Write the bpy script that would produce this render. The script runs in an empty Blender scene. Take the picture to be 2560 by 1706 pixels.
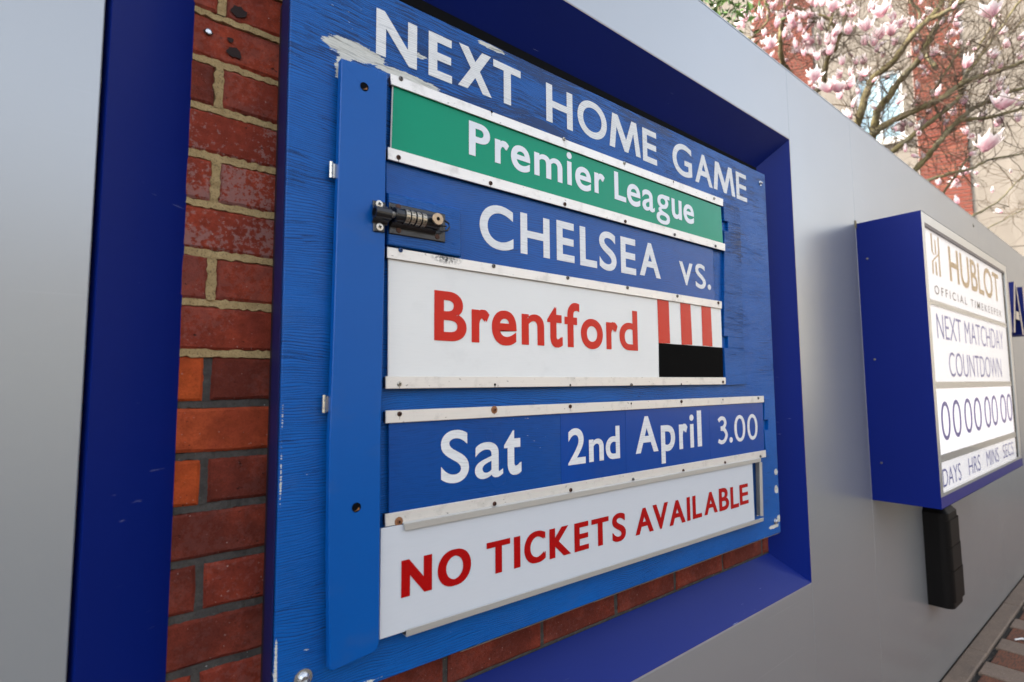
import bpy, bmesh, math, random
from mathutils import Vector, Matrix, noise as mnoise
random.seed(7)
S = bpy.context.scene
COL = S.collection
# ---------------------------------------------------------------- camera, world, sun, exposure
cam_d = bpy.data.cameras.new('camera'); cam = bpy.data.objects.new('camera', cam_d); COL.objects.link(cam)
_R = Vector((0.7781882541, -0.6279905612, -0.0071341539)); _U = Vector((-0.0457910340, -0.0680648609, 0.9966294910)); _F = Vector((0.6263594993, 0.7752386833, 0.0817236902))
m = Matrix.Identity(4)
for i in range(3): m[i][0] = _R[i]; m[i][1] = _U[i]; m[i][2] = -_F[i]
m.translation = Vector((0.0, -0.806, 1.41))
cam.matrix_world = m
cam_d.sensor_width = 36; cam_d.lens = 18.873; cam_d.clip_start = 0.05; cam_d.clip_end = 1000
cam_d.dof.use_dof = True; cam_d.dof.focus_distance = 1.2; cam_d.dof.aperture_fstop = 3.5
S.camera = cam
W = bpy.data.worlds.new('World'); S.world = W; W.use_nodes = True
wn = W.node_tree.nodes; wl = W.node_tree.links
bg = wn['Background']; sky = wn.new('ShaderNodeTexSky'); sky.sky_type = 'NISHITA'; sky.sun_disc = False
SUN_EL = math.radians(38); SUN_DIR = Vector((-0.84, 0.54, 0)).normalized()   # horizontal direction towards the sun
sky.sun_elevation = SUN_EL; sky.sun_rotation = math.atan2(SUN_DIR.x, SUN_DIR.y)
sky.air_density = 1.0; sky.dust_density = 3.0; sky.ozone_density = 1.0
hs = wn.new('ShaderNodeHueSaturation'); hs.inputs['Saturation'].default_value = 0.42
wl.new(sky.outputs[0], hs.inputs['Color']); wl.new(hs.outputs[0], bg.inputs['Color']); bg.inputs['Strength'].default_value = 0.15
sd = bpy.data.lights.new('sun', 'SUN'); sd.energy = 2.0; sd.angle = math.radians(0.6); sd.color = (1.0, 0.93, 0.82)
sun = bpy.data.objects.new('sun', sd); COL.objects.link(sun)
sv = Vector((SUN_DIR.x*math.cos(SUN_EL), SUN_DIR.y*math.cos(SUN_EL), math.sin(SUN_EL)))
sun.rotation_euler = sv.to_track_quat('Z', 'Y').to_euler(); sun.location = (-5, 5, 12)
S.view_settings.view_transform = 'Standard'; S.view_settings.look = 'None'; S.view_settings.gamma = 1; S.view_settings.use_curve_mapping = False
S.view_settings.exposure = 2.2
S.render.engine = 'CYCLES'; S.cycles.use_denoising = True; S.cycles.max_bounces = 8; S.cycles.caustics_reflective = False; S.cycles.caustics_refractive = False
S.cycles.sample_clamp_indirect = 6
DATA = {'board': [[0.23, 0.017, 2.0905], [1.7569, 0.017, 2.1053], [1.7516, 0.017, 0.9403], [0.2323, 0.017, 0.9467]], 'rails': [[[0.3921, 0.004, 1.9422], [1.4614, 0.004, 1.9536], [1.4597, 0.004, 1.9311], [0.3938, 0.004, 1.9233]], [[0.3889, 0.004, 1.8115], [1.4628, 0.004, 1.8193], [1.4611, 0.004, 1.7972], [0.3892, 0.004, 1.7903]], [[0.3897, 0.004, 1.6404], [1.4317, 0.004, 1.6452], [1.4301, 0.004, 1.624], [0.3899, 0.004, 1.6215]], [[0.3898, 0.004, 1.4258], [1.4361, 0.004, 1.4274], [1.4354, 0.004, 1.4074], [0.3901, 0.004, 1.4053]], [[0.3905, 0.004, 1.37], [1.6553, 0.004, 1.3712], [1.6551, 0.004, 1.3513], [0.3908, 0.004, 1.3496]], [[0.3916, 0.004, 1.2059], [1.6517, 0.004, 1.2055], [1.6523, 0.004, 1.1847], [0.3926, 0.004, 1.1859]]], 'screws': [[[0.4114, 0.004, 1.9398, 0], [0.6073, 0.004, 1.9438, 3], [0.8046, 0.004, 1.946, 1], [1.0091, 0.004, 1.9452, 1], [1.2108, 0.004, 1.9461, 3], [1.4106, 0.004, 1.9444, 1]], [[0.4086, 0.004, 1.7982, 2], [0.604, 0.004, 1.7993, 2], [0.8043, 0.004, 1.7999, 2], [1.0071, 0.004, 1.8, 2], [1.2086, 0.004, 1.8025, 0], [1.4081, 0.004, 1.8035, 0]], [[0.4141, 0.004, 1.6385, 4], [0.6105, 0.004, 1.6376, 0], [0.8096, 0.004, 1.6388, 0], [1.009, 0.004, 1.6393, 0], [1.212, 0.004, 1.6392, 0], [1.411, 0.004, 1.6391, 2]], [[0.4143, 0.004, 1.4132, 1], [0.6121, 0.004, 1.4109, 3], [0.8118, 0.004, 1.4089, 3], [1.0146, 0.004, 1.4082, 0], [1.2162, 0.004, 1.409, 3], [1.4196, 0.004, 1.4144, 2]], [[0.4151, 0.004, 1.3639, 2], [0.6104, 0.004, 1.364, 5], [0.8108, 0.004, 1.3642, 2], [1.0118, 0.004, 1.3649, 3], [1.2144, 0.004, 1.3644, 2], [1.4154, 0.004, 1.3651, 3], [1.6187, 0.004, 1.3649, 0]], [[0.4157, 0.004, 1.1908, 5], [0.61, 0.004, 1.1916, 2], [0.8084, 0.004, 1.1916, 2], [1.0117, 0.004, 1.1901, 0], [1.2128, 0.004, 1.1895, 2], [1.4138, 0.004, 1.191, 2], [1.616, 0.004, 1.1901, 0]]], 'lip_top': [[0.4213, -0.004, 1.1871], [1.6034, -0.004, 1.1865], [1.6024, -0.004, 1.1761], [0.423, -0.004, 1.1763]], 'lip_bot': [[0.4265, -0.004, 1.021], [1.6036, -0.004, 1.0123], [1.6027, -0.004, 1.0026], [0.4274, -0.004, 1.0104]], 'lip_right': [[1.5931, -0.004, 1.1757], [1.6093, -0.004, 1.1741], [1.6029, -0.004, 1.0168], [1.5863, -0.004, 1.0193]], 'nt': [[0.3828, 0.0, 1.1856], [1.5581, 0.0, 1.1754], [1.5579, 0.0, 1.0116], [0.383, 0.0, 1.0178]], 'green': [[0.398, 0.008, 1.9254], [1.4532, 0.008, 1.9286], [1.4576, 0.008, 1.8207], [0.3956, 0.008, 1.8116]], 'chel': [[0.3894, 0.012, 1.7917], [1.4074, 0.012, 1.7978], [1.4053, 0.012, 1.6462], [0.3921, 0.012, 1.639]], 'block': [[0.3891, 0.002, 1.7323], [0.5333, 0.002, 1.732], [0.5352, 0.002, 1.6442], [0.3897, 0.002, 1.6437]], 'brent': [[0.3938, 0.008, 1.6263], [1.4314, 0.008, 1.6296], [1.4292, 0.008, 1.4251], [0.3958, 0.008, 1.4232]], 'dates': [[[0.3977, 0.008, 1.3517], [0.7855, 0.008, 1.3504], [0.7852, 0.008, 1.2024], [0.3996, 0.008, 1.2028]], [[0.7855, 0.008, 1.3504], [0.9947, 0.008, 1.3497], [0.9929, 0.008, 1.2035], [0.7852, 0.008, 1.2024]], [[0.9947, 0.008, 1.3497], [1.3496, 0.008, 1.3516], [1.3484, 0.008, 1.2015], [0.9929, 0.008, 1.2035]], [[1.3496, 0.008, 1.3516], [1.6531, 0.008, 1.3539], [1.6499, 0.008, 1.2003], [1.3484, 0.008, 1.2015]]], 'jamb': [[[1.4708, 0.009, 1.9488], [1.5649, 0.009, 1.9499], [1.5651, 0.009, 1.8932], [1.4722, 0.009, 1.8918]], [[1.4932, 0.009, 1.8922], [1.5651, 0.009, 1.8932], [1.5649, 0.009, 1.8618], [1.4909, 0.009, 1.8622]], [[1.47, 0.009, 1.8624], [1.5649, 0.009, 1.8618], [1.5556, 0.009, 1.5468], [1.4454, 0.009, 1.546]], [[1.4675, 0.009, 1.5462], [1.5556, 0.009, 1.5468], [1.5576, 0.009, 1.5143], [1.465, 0.009, 1.5127]], [[1.4429, 0.009, 1.5123], [1.5576, 0.009, 1.5143], [1.5652, 0.009, 1.4074], [1.4446, 0.009, 1.4046]]], 'jamb2': [[[1.6703, 0.009, 1.3622], [1.7042, 0.009, 1.3615], [1.7004, 0.009, 1.2953], [1.6616, 0.009, 1.297]], [[1.6874, 0.009, 1.2958], [1.7004, 0.009, 1.2953], [1.7, 0.009, 1.2642], [1.6844, 0.009, 1.2651]], [[1.6587, 0.009, 1.2665], [1.7, 0.009, 1.2642], [1.6977, 0.009, 1.1864], [1.664, 0.009, 1.1868]]], 'flapL': [[0.3037, -0.004, 1.931], [0.3026, -0.004, 1.7956], [0.3016, -0.004, 1.667], [0.2993, -0.004, 1.4536], [0.2968, -0.004, 1.3269], [0.2989, -0.004, 1.1562], [0.3036, -0.004, 0.9998]], 'flapR': [[0.3826, -0.004, 1.9346], [0.3818, -0.004, 1.7856], [0.382, -0.004, 1.6489], [0.3803, -0.004, 1.4972], [0.3792, -0.004, 1.321], [0.3799, -0.004, 1.1792], [0.3809, -0.004, 1.0196], [0.3803, -0.004, 1.0009]], 'holes': [[0.342, -0.004, 1.8966], [0.3399, -0.004, 1.2257]], 'hinges': [[[0.2905, 0.012, 1.7615], [0.3065, 0.012, 1.7618], [0.3063, 0.012, 1.7356], [0.291, 0.012, 1.7358]], [[0.2878, 0.012, 1.397], [0.3025, 0.012, 1.3955], [0.3024, 0.012, 1.3676], [0.2883, 0.012, 1.3705]]], 'bolts': [[1.7205, 0.017, 2.0667], [1.7179, 0.017, 0.9796], [0.2727, 0.017, 0.9906]], 'stripes': [[[1.1294, 0.008, 1.6268], [1.1781, 0.008, 1.6268], [1.1788, 0.008, 1.5134], [1.1302, 0.008, 1.5124]], [[1.229, 0.008, 1.6271], [1.2765, 0.008, 1.6269], [1.2791, 0.008, 1.514], [1.2295, 0.008, 1.5127]], [[1.3291, 0.008, 1.627], [1.377, 0.008, 1.6269], [1.3786, 0.008, 1.5134], [1.3286, 0.008, 1.5139]]], 'black': [[1.1302, 0.008, 1.5124], [1.431, 0.008, 1.5124], [1.4292, 0.008, 1.4251], [1.1278, 0.008, 1.4235]], 'lock': {'keeper': [[0.3589, -0.007, 1.7103], [0.381, -0.007, 1.7108], [0.3801, -0.007, 1.66], [0.3603, -0.007, 1.659]], 'plate': [[0.3904, -0.001, 1.715], [0.4995, -0.001, 1.7159], [0.4997, -0.001, 1.6644], [0.3908, -0.001, 1.6622]], 'kcyl': [[0.3571, -0.018, 1.6864], [0.3843, -0.018, 1.6893]], 'bcyl': [[0.3928, -0.014, 1.6883], [0.4693, -0.014, 1.6936]], 'pin': [[0.3848, -0.016, 1.6909], [0.3923, -0.016, 1.6902]], 'dials': [[0.4141, -0.014, 1.6912], [0.4242, -0.014, 1.6912], [0.4349, -0.014, 1.6913], [0.4453, -0.014, 1.6917]], 'rad': [0.023057756269946106], 'knob': [0.4646, -0.034, 1.6938], 'knobb': [0.4693, -0.014, 1.6968], 'loop': [[0.4817, -0.014, 1.6992], [0.5002, -0.014, 1.6996], [0.502, -0.014, 1.6908], [0.4956, -0.014, 1.6806], [0.4773, -0.014, 1.6833]], 'screws': [[0.3696, -0.0085, 1.7055], [0.3708, -0.0085, 1.6676], [0.4066, -0.0015, 1.7105], [0.4077, -0.0015, 1.6703], [0.4828, -0.0015, 1.6719]], 'pscrews': [[0.4285, 0.0015, 1.7233], [0.5159, 0.0015, 1.7184], [0.4281, 0.0015, 1.6576], [0.5155, 0.0015, 1.6618]]}, 'words': {'next': (0.017, [['N', 0.3705, 0.449, 1.9753, 2.0585], ['E', 0.4729, 0.5234, 1.9758, 2.061], ['X', 0.5372, 0.6167, 1.9803, 2.0651], ['T', 0.6212, 0.6926, 1.9809, 2.0643]]), 'home': (0.017, [['H', 0.7647, 0.8457, 1.9809, 2.0673], ['O', 0.8616, 0.9621, 1.9833, 2.0726], ['M', 0.9709, 1.0905, 1.9836, 2.0699], ['E', 1.0996, 1.159, 1.9807, 2.0691]]), 'game': (0.017, [['G', 1.2293, 1.3221, 1.9818, 2.0738], ['A', 1.3364, 1.4273, 1.982, 2.0709], ['M', 1.4326, 1.5551, 1.9831, 2.0699], ['E', 1.5638, 1.6281, 1.982, 2.0693]]), 'premier': (0.008, [['P', 0.5557, 0.6055, 1.8452, 1.9122], ['r', 0.6174, 0.6529, 1.8458, 1.8952], ['e', 0.6579, 0.7089, 1.8433, 1.8978], ['m', 0.7202, 0.8018, 1.8468, 1.8968], ['i', 0.8156, 0.8314, 1.8482, 1.9225], ['e', 0.8415, 0.893, 1.8452, 1.9], ['r', 0.9041, 0.9396, 1.8499, 1.8988]]), 'league': (0.008, [['L', 0.9739, 1.0167, 1.8495, 1.9179], ['e', 1.0204, 1.0725, 1.8463, 1.9024], ['a', 1.0799, 1.1305, 1.8458, 1.9008], ['g', 1.1372, 1.1954, 1.8232, 1.9025], ['u', 1.2045, 1.2505, 1.8487, 1.9023], ['e', 1.2583, 1.3088, 1.8475, 1.9008]]), 'chelsea': (0.012, [['C', 0.583, 0.6658, 1.6735, 1.7622], ['H', 0.6844, 0.7649, 1.6755, 1.7603], ['E', 0.7853, 0.8389, 1.6759, 1.7637], ['L', 0.8566, 0.912, 1.6745, 1.7634], ['S', 0.9205, 0.9804, 1.6737, 1.7665], ['E', 0.9963, 1.0532, 1.6753, 1.7641], ['A', 1.0672, 1.1528, 1.6788, 1.765]]), 'vs': (0.012, [['v', 1.2358, 1.2996, 1.6752, 1.7376], ['s', 1.3118, 1.3626, 1.6732, 1.743], ['.', 1.3716, 1.3891, 1.6744, 1.6899]]), 'brentford': (0.008, [['B', 0.4821, 0.5504, 1.4891, 1.5781], ['r', 0.5616, 0.6027, 1.4892, 1.5517], ['e', 0.6081, 0.6691, 1.4861, 1.5542], ['n', 0.6821, 0.7426, 1.4899, 1.5528], ['t', 0.7512, 0.7953, 1.4875, 1.5736], ['f', 0.8013, 0.847, 1.4899, 1.5869], ['o', 0.8508, 0.9221, 1.4882, 1.5557], ['r', 0.9339, 0.9735, 1.49, 1.5532], ['d', 0.9799, 1.0474, 1.4899, 1.5859]]), 'sat': (0.008, [['S', 0.4966, 0.5556, 1.2387, 1.3313], ['a', 0.5685, 0.6332, 1.2386, 1.3049], ['t', 0.636, 0.6784, 1.238, 1.3241]]), 'nd': (0.008, [['2', 0.806, 0.8586, 1.2415, 1.3176], ['n', 0.8696, 0.917, 1.2423, 1.2911], ['d', 0.9237, 0.9721, 1.2421, 1.3156]]), 'april': (0.008, [['A', 1.0287, 1.1163, 1.2464, 1.3327], ['p', 1.1281, 1.187, 1.2141, 1.3074], ['r', 1.2049, 1.2428, 1.2432, 1.3069], ['i', 1.2534, 1.2724, 1.2432, 1.3291], ['l', 1.2884, 1.3088, 1.2434, 1.3385]]), 'time': (0.008, [['3', 1.3875, 1.4405, 1.2411, 1.3184], ['.', 1.4486, 1.4666, 1.2419, 1.2574], ['0', 1.4776, 1.5397, 1.2414, 1.3181], ['0', 1.5519, 1.6131, 1.2416, 1.3179]]), 'no': (0.0, [['N', 0.4187, 0.4754, 1.0712, 1.1292], ['O', 0.4863, 0.5544, 1.0673, 1.1283]]), 'tickets': (0.0, [['T', 0.5884, 0.6428, 1.0678, 1.1254], ['I', 0.6517, 0.6674, 1.0673, 1.1247], ['C', 0.677, 0.7321, 1.0662, 1.1264], ['K', 0.7424, 0.802, 1.0659, 1.1235], ['E', 0.8125, 0.8553, 1.0655, 1.123], ['T', 0.8641, 0.919, 1.0645, 1.1225], ['S', 0.9305, 0.9766, 1.0618, 1.1236]]), 'available': (0.0, [['A', 1.0101, 1.0783, 1.064, 1.1218], ['V', 1.0758, 1.1374, 1.0633, 1.1228], ['A', 1.141, 1.2094, 1.0633, 1.1215], ['I', 1.2166, 1.2314, 1.0633, 1.1224], ['L', 1.2419, 1.2838, 1.0641, 1.1221], ['A', 1.2951, 1.3602, 1.0652, 1.122], ['B', 1.3685, 1.4194, 1.0645, 1.1245], ['L', 1.4278, 1.4721, 1.0623, 1.1213], ['E', 1.4777, 1.5265, 1.065, 1.1216]]), 'hublot': (-0.213, [['HUBLOT', 2.9208, 3.9548, 1.8445, 2.0022]]), 'official': (-0.213, [['O F F I C I A L   T I M E K E E P E R', 2.6646, 3.9576, 1.7639, 1.8005]]), 'matchday': (-0.213, [['NEXT MATCHDAY', 2.6596, 3.9514, 1.5829, 1.6858]]), 'countdown': (-0.213, [['COUNTDOWN', 2.8024, 3.8436, 1.4312, 1.5337]]), 'zeros': (-0.213, [['0', 2.6251, 2.7574, 1.1798, 1.3329], ['0', 2.7949, 2.9318, 1.1811, 1.3359], ['0', 2.9872, 3.125, 1.1858, 1.3376], ['0', 3.1591, 3.308, 1.1854, 1.3381], ['0', 3.3699, 3.5051, 1.1882, 1.3397], ['0', 3.5281, 3.6659, 1.1897, 1.3414], ['0', 3.7333, 3.8849, 1.1917, 1.3437], ['0', 3.9057, 4.0436, 1.1934, 1.3442]]), 'units': (-0.213, [['DAYS', 2.5914, 2.8636, 1.0069, 1.0768], ['HRS', 2.9957, 3.2092, 1.0092, 1.0817], ['MINS', 3.3385, 3.6066, 1.0119, 1.083], ['SECS', 3.7124, 3.9845, 1.0155, 1.0846]])}, 'cb': {'front': [[2.5002, -0.223, 2.072], [4.1937, -0.223, 2.0782], [4.1239, -0.223, 0.9623], [2.5229, -0.223, 0.9397]], 'div1': [[2.6095, -0.213, 1.7317], [4.0897, -0.213, 1.7569], [4.1034, -0.213, 1.7199], [2.6049, -0.213, 1.7129]], 'div2': [[2.6104, -0.213, 1.4066], [4.1339, -0.213, 1.415], [4.1219, -0.213, 1.3871], [2.6036, -0.213, 1.3799]], 'div3': [[2.6065, -0.213, 1.1265], [4.0468, -0.213, 1.1361], [4.0362, -0.213, 1.1116], [2.6065, -0.213, 1.0959]], 'inner': [[2.5517, -0.223, 2.0368], [4.0839, -0.223, 2.0333], [4.0577, -0.223, 1.0011], [2.5636, -0.223, 0.9861]], 'screws': [[2.511, -0.035, 1.918], [2.511, -0.039, 1.503], [2.511, -0.04, 1.091]]}, 'logo': [[2.7099, -0.213, 1.9996], [2.7101, -0.213, 1.92], [2.8149, -0.213, 1.9884], [2.7735, -0.213, 1.9269], [2.6626, -0.213, 1.8418], [2.7103, -0.213, 1.8408], [2.7726, -0.213, 1.8426], [2.7585, -0.213, 1.9984], [2.7452, -0.213, 1.9298]], 'limbs': [[0.0307, 0.0112, [[4.407, 0.48, 3.161], [4.361, 0.448, 3.201], [4.318, 0.406, 3.319], [4.311, 0.34, 3.383], [4.31, 0.267, 3.471], [4.335, 0.172, 3.567], [4.316, 0.117, 3.628], [4.354, 0.074, 3.74], [4.415, 0.01, 3.881], [4.474, -0.055, 4.043]]], [0.0307, 0.0126, [[4.314, 0.549, 3.211], [4.216, 0.497, 3.238], [4.191, 0.436, 3.4], [4.174, 0.374, 3.5], [4.162, 0.248, 3.563], [4.128, 0.136, 3.661], [4.22, 0.049, 3.784], [4.267, 0.002, 3.867], [4.308, -0.044, 3.997]]], [0.0168, 0.0098, [[4.221, 0.049, 3.774], [4.209, -0.005, 3.765], [4.249, -0.106, 3.811], [4.333, -0.186, 3.921]]], [0.0279, 0.0112, [[4.388, 0.468, 3.172], [4.328, 0.411, 3.195], [4.38, 0.298, 3.251], [4.432, 0.187, 3.291], [4.48, 0.081, 3.327], [4.587, -0.017, 3.435], [4.761, -0.102, 3.514], [4.894, -0.214, 3.565], [5.017, -0.321, 3.629]]], [0.021, 0.007, [[4.474, 0.44, 3.021], [4.412, 0.36, 3.036], [4.476, 0.232, 3.144], [4.513, 0.13, 3.219], [4.623, 0.028, 3.334], [4.647, 0.0, 3.416], [4.669, -0.027, 3.512], [4.886, -0.098, 3.737], [5.119, -0.184, 4.0], [5.222, -0.289, 4.201]]], [0.0238, 0.0098, [[4.627, 0.329, 2.904], [4.601, 0.283, 2.928], [4.61, 0.204, 3.0], [4.546, 0.12, 3.057], [4.616, 0.052, 3.172], [4.775, -0.027, 3.306], [4.851, -0.093, 3.352], [5.032, -0.185, 3.448], [5.162, -0.295, 3.495]]], [0.0154, 0.0084, [[4.645, 0.026, 3.199], [4.714, -0.033, 3.217], [4.817, -0.117, 3.23], [4.99, -0.263, 3.289]]], [0.014, 0.007, [[4.697, 0.279, 2.84], [4.617, 0.215, 2.831], [4.644, 0.127, 2.848], [4.858, 0.012, 2.914], [5.157, -0.049, 3.039], [6.002, -0.177, 3.285]]], [0.0098, 0.0056, [[4.927, 0.23, 2.763], [4.836, 0.173, 2.784], [4.807, 0.052, 2.934], [4.874, -0.015, 3.054], [5.109, -0.094, 3.218]]], [0.0112, 0.0042, [[4.704, 0.05, 2.506], [4.737, 0.02, 2.542], [5.664, 0.014, 2.839], [6.451, -0.013, 3.178], [6.828, -0.08, 3.373]]], [0.007, 0.0042, [[5.973, 0.169, 2.673], [6.136, 0.158, 2.742], [7.06, 0.158, 3.013], [8.001, 0.141, 3.294], [8.658, 0.107, 3.486]]], [0.0224, 0.0112, [[4.227, 0.942, 3.821], [4.077, 0.93, 3.859], [3.96, 0.888, 3.936], [3.961, 0.874, 4.06], [3.874, 0.813, 4.089], [3.881, 0.787, 4.272]]], [0.021, 0.0112, [[4.321, 0.753, 3.671], [4.228, 0.696, 3.707], [4.135, 0.636, 3.766], [4.119, 0.58, 3.807], [4.095, 0.52, 3.942], [4.138, 0.468, 4.11], [4.159, 0.439, 4.223]]], [0.0098, 0.0056, [[3.867, 1.086, 3.994], [3.8, 1.012, 3.982], [3.781, 0.893, 4.041], [3.756, 0.897, 4.186], [3.737, 0.9, 4.302]]], [0.0098, 0.007, [[3.926, 0.766, 4.135], [3.996, 0.653, 4.053], [4.039, 0.564, 3.956], [4.119, 0.58, 3.807]]], [0.0126, 0.0056, [[4.119, 0.58, 3.807], [4.022, 0.588, 3.858], [4.041, 0.556, 4.018], [4.041, 0.54, 4.168]]], [0.0112, 0.007, [[4.246, 0.163, 3.725], [4.284, 0.118, 3.858], [4.227, 0.153, 3.965], [4.213, 0.156, 4.046]]], [0.0168, 0.0084, [[4.749, 0.148, 3.685], [5.035, 0.271, 3.998], [5.112, 0.19, 4.172], [5.192, 0.113, 4.295], [5.28, 0.022, 4.482]]], [0.0098, 0.0056, [[4.916, 0.176, 3.357], [4.736, 0.18, 3.482], [4.674, 0.092, 3.57], [4.733, 0.029, 3.71], [4.753, 0.007, 3.766]]], [0.0084, 0.0042, [[4.89, -0.083, 3.57], [4.974, -0.169, 3.736], [5.034, -0.232, 3.877], [5.117, -0.31, 3.989]]], [0.0084, 0.0056, [[4.775, 0.015, 3.518], [4.97, -0.042, 3.799], [5.031, -0.107, 3.943], [5.091, -0.174, 4.116]]]], 'flowers': [[3.52, 0.915, 3.994, 0.06], [3.587, 0.859, 4.01, 0.073], [3.496, 0.935, 3.988, 0.044], [3.765, 0.721, 3.953, 0.103], [3.46, 0.74, 3.665, 0.125], [3.998, 0.549, 3.797, 0.082], [3.978, 0.573, 3.733, 0.103], [3.702, 0.566, 3.46, 0.141], [3.776, 0.514, 3.388, 0.163], [3.478, 0.957, 3.911, 0.068], [3.576, 0.873, 3.96, 0.054], [3.618, 0.85, 3.856, 0.068], [3.921, 0.623, 3.692, 0.087], [3.768, 0.465, 3.907, 0.131], [3.836, 0.661, 3.977, 0.071], [3.819, 0.48, 3.377, 0.141], [4.077, 0.476, 3.883, 0.114], [3.945, 0.336, 3.777, 0.125], [4.027, 0.259, 3.881, 0.152], [4.025, 0.276, 3.731, 0.141], [4.076, 0.234, 3.749, 0.125], [4.218, 0.372, 3.798, 0.114], [4.321, 0.27, 3.973, 0.092], [4.273, 0.338, 3.697, 0.065], [4.17, 0.425, 3.665, 0.098], [4.104, 0.487, 3.576, 0.082], [3.872, 0.436, 3.395, 0.141], [4.166, 0.44, 3.548, 0.087], [4.299, 0.333, 3.541, 0.065], [4.586, -0.192, 3.876, 0.158], [4.73, 0.001, 3.384, 0.109], [4.67, -0.196, 3.277, 0.185], [4.109, 0.514, 3.284, 0.114], [4.476, 0.197, 3.473, 0.054], [4.656, 0.006, 3.911, 0.06], [4.868, -0.164, 3.898, 0.06], [4.913, -0.171, 3.616, 0.071], [5.019, -0.263, 3.679, 0.071], [4.593, -0.106, 3.006, 0.196], [4.933, -0.147, 3.24, 0.082], [5.025, -0.223, 3.253, 0.087], [4.613, 0.156, 2.809, 0.071], [4.724, 0.081, 2.672, 0.06], [4.631, 0.098, 3.224, 0.071], [4.451, 0.244, 3.217, 0.071], [4.425, 0.285, 3.034, 0.049], [4.129, 0.458, 3.657, 0.082], [4.053, 0.52, 3.658, 0.082], [3.86, 0.658, 3.826, 0.076], [3.814, 0.689, 3.883, 0.065], [3.729, 0.762, 3.842, 0.06], [3.682, 0.792, 3.912, 0.06], [3.922, 0.599, 3.909, 0.082], [3.958, 0.579, 3.826, 0.071], [4.112, 0.434, 4.019, 0.109], [4.048, 0.488, 3.992, 0.082], [4.188, 0.371, 4.032, 0.109], [4.166, 0.414, 3.796, 0.098], [4.234, 0.365, 3.739, 0.076], [4.329, 0.282, 3.794, 0.092], [4.356, 0.248, 3.905, 0.071], [4.053, 0.545, 3.421, 0.092], [4.149, 0.464, 3.448, 0.071], [3.56, 0.909, 3.746, 0.054], [3.844, 0.683, 3.715, 0.071], [3.798, 0.714, 3.771, 0.06]], 'leafshrub': [2.871, 0.763, 3.685], 'fac': {'P0': [13.016, 1.807, 0.0], 'd': [-0.42993, 0.90286], 'n': [0.90286, 0.42993]}, 'vols': [[3.647, 1.336, 4.528], [6.208, -0.246, 4.805], [6.303, -0.106, 2.755], [5.253, 0.658, 3.55]], 'cam': {'R': [0.7781882541230695, -0.62799056122896, -0.0071341539249483036], 'U': [-0.045791033958144656, -0.06806496085164643, 0.9966294909911646], 'F': [0.6263594992924855, 0.7752386833173379, 0.08172369016672743], 'f': 1342.1120948994742}, 'A3': [[5.3218, -0.1, 2.1328], [5.0959, -0.1, 1.7515], [5.4707, -0.1, 1.7604]]}
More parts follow.
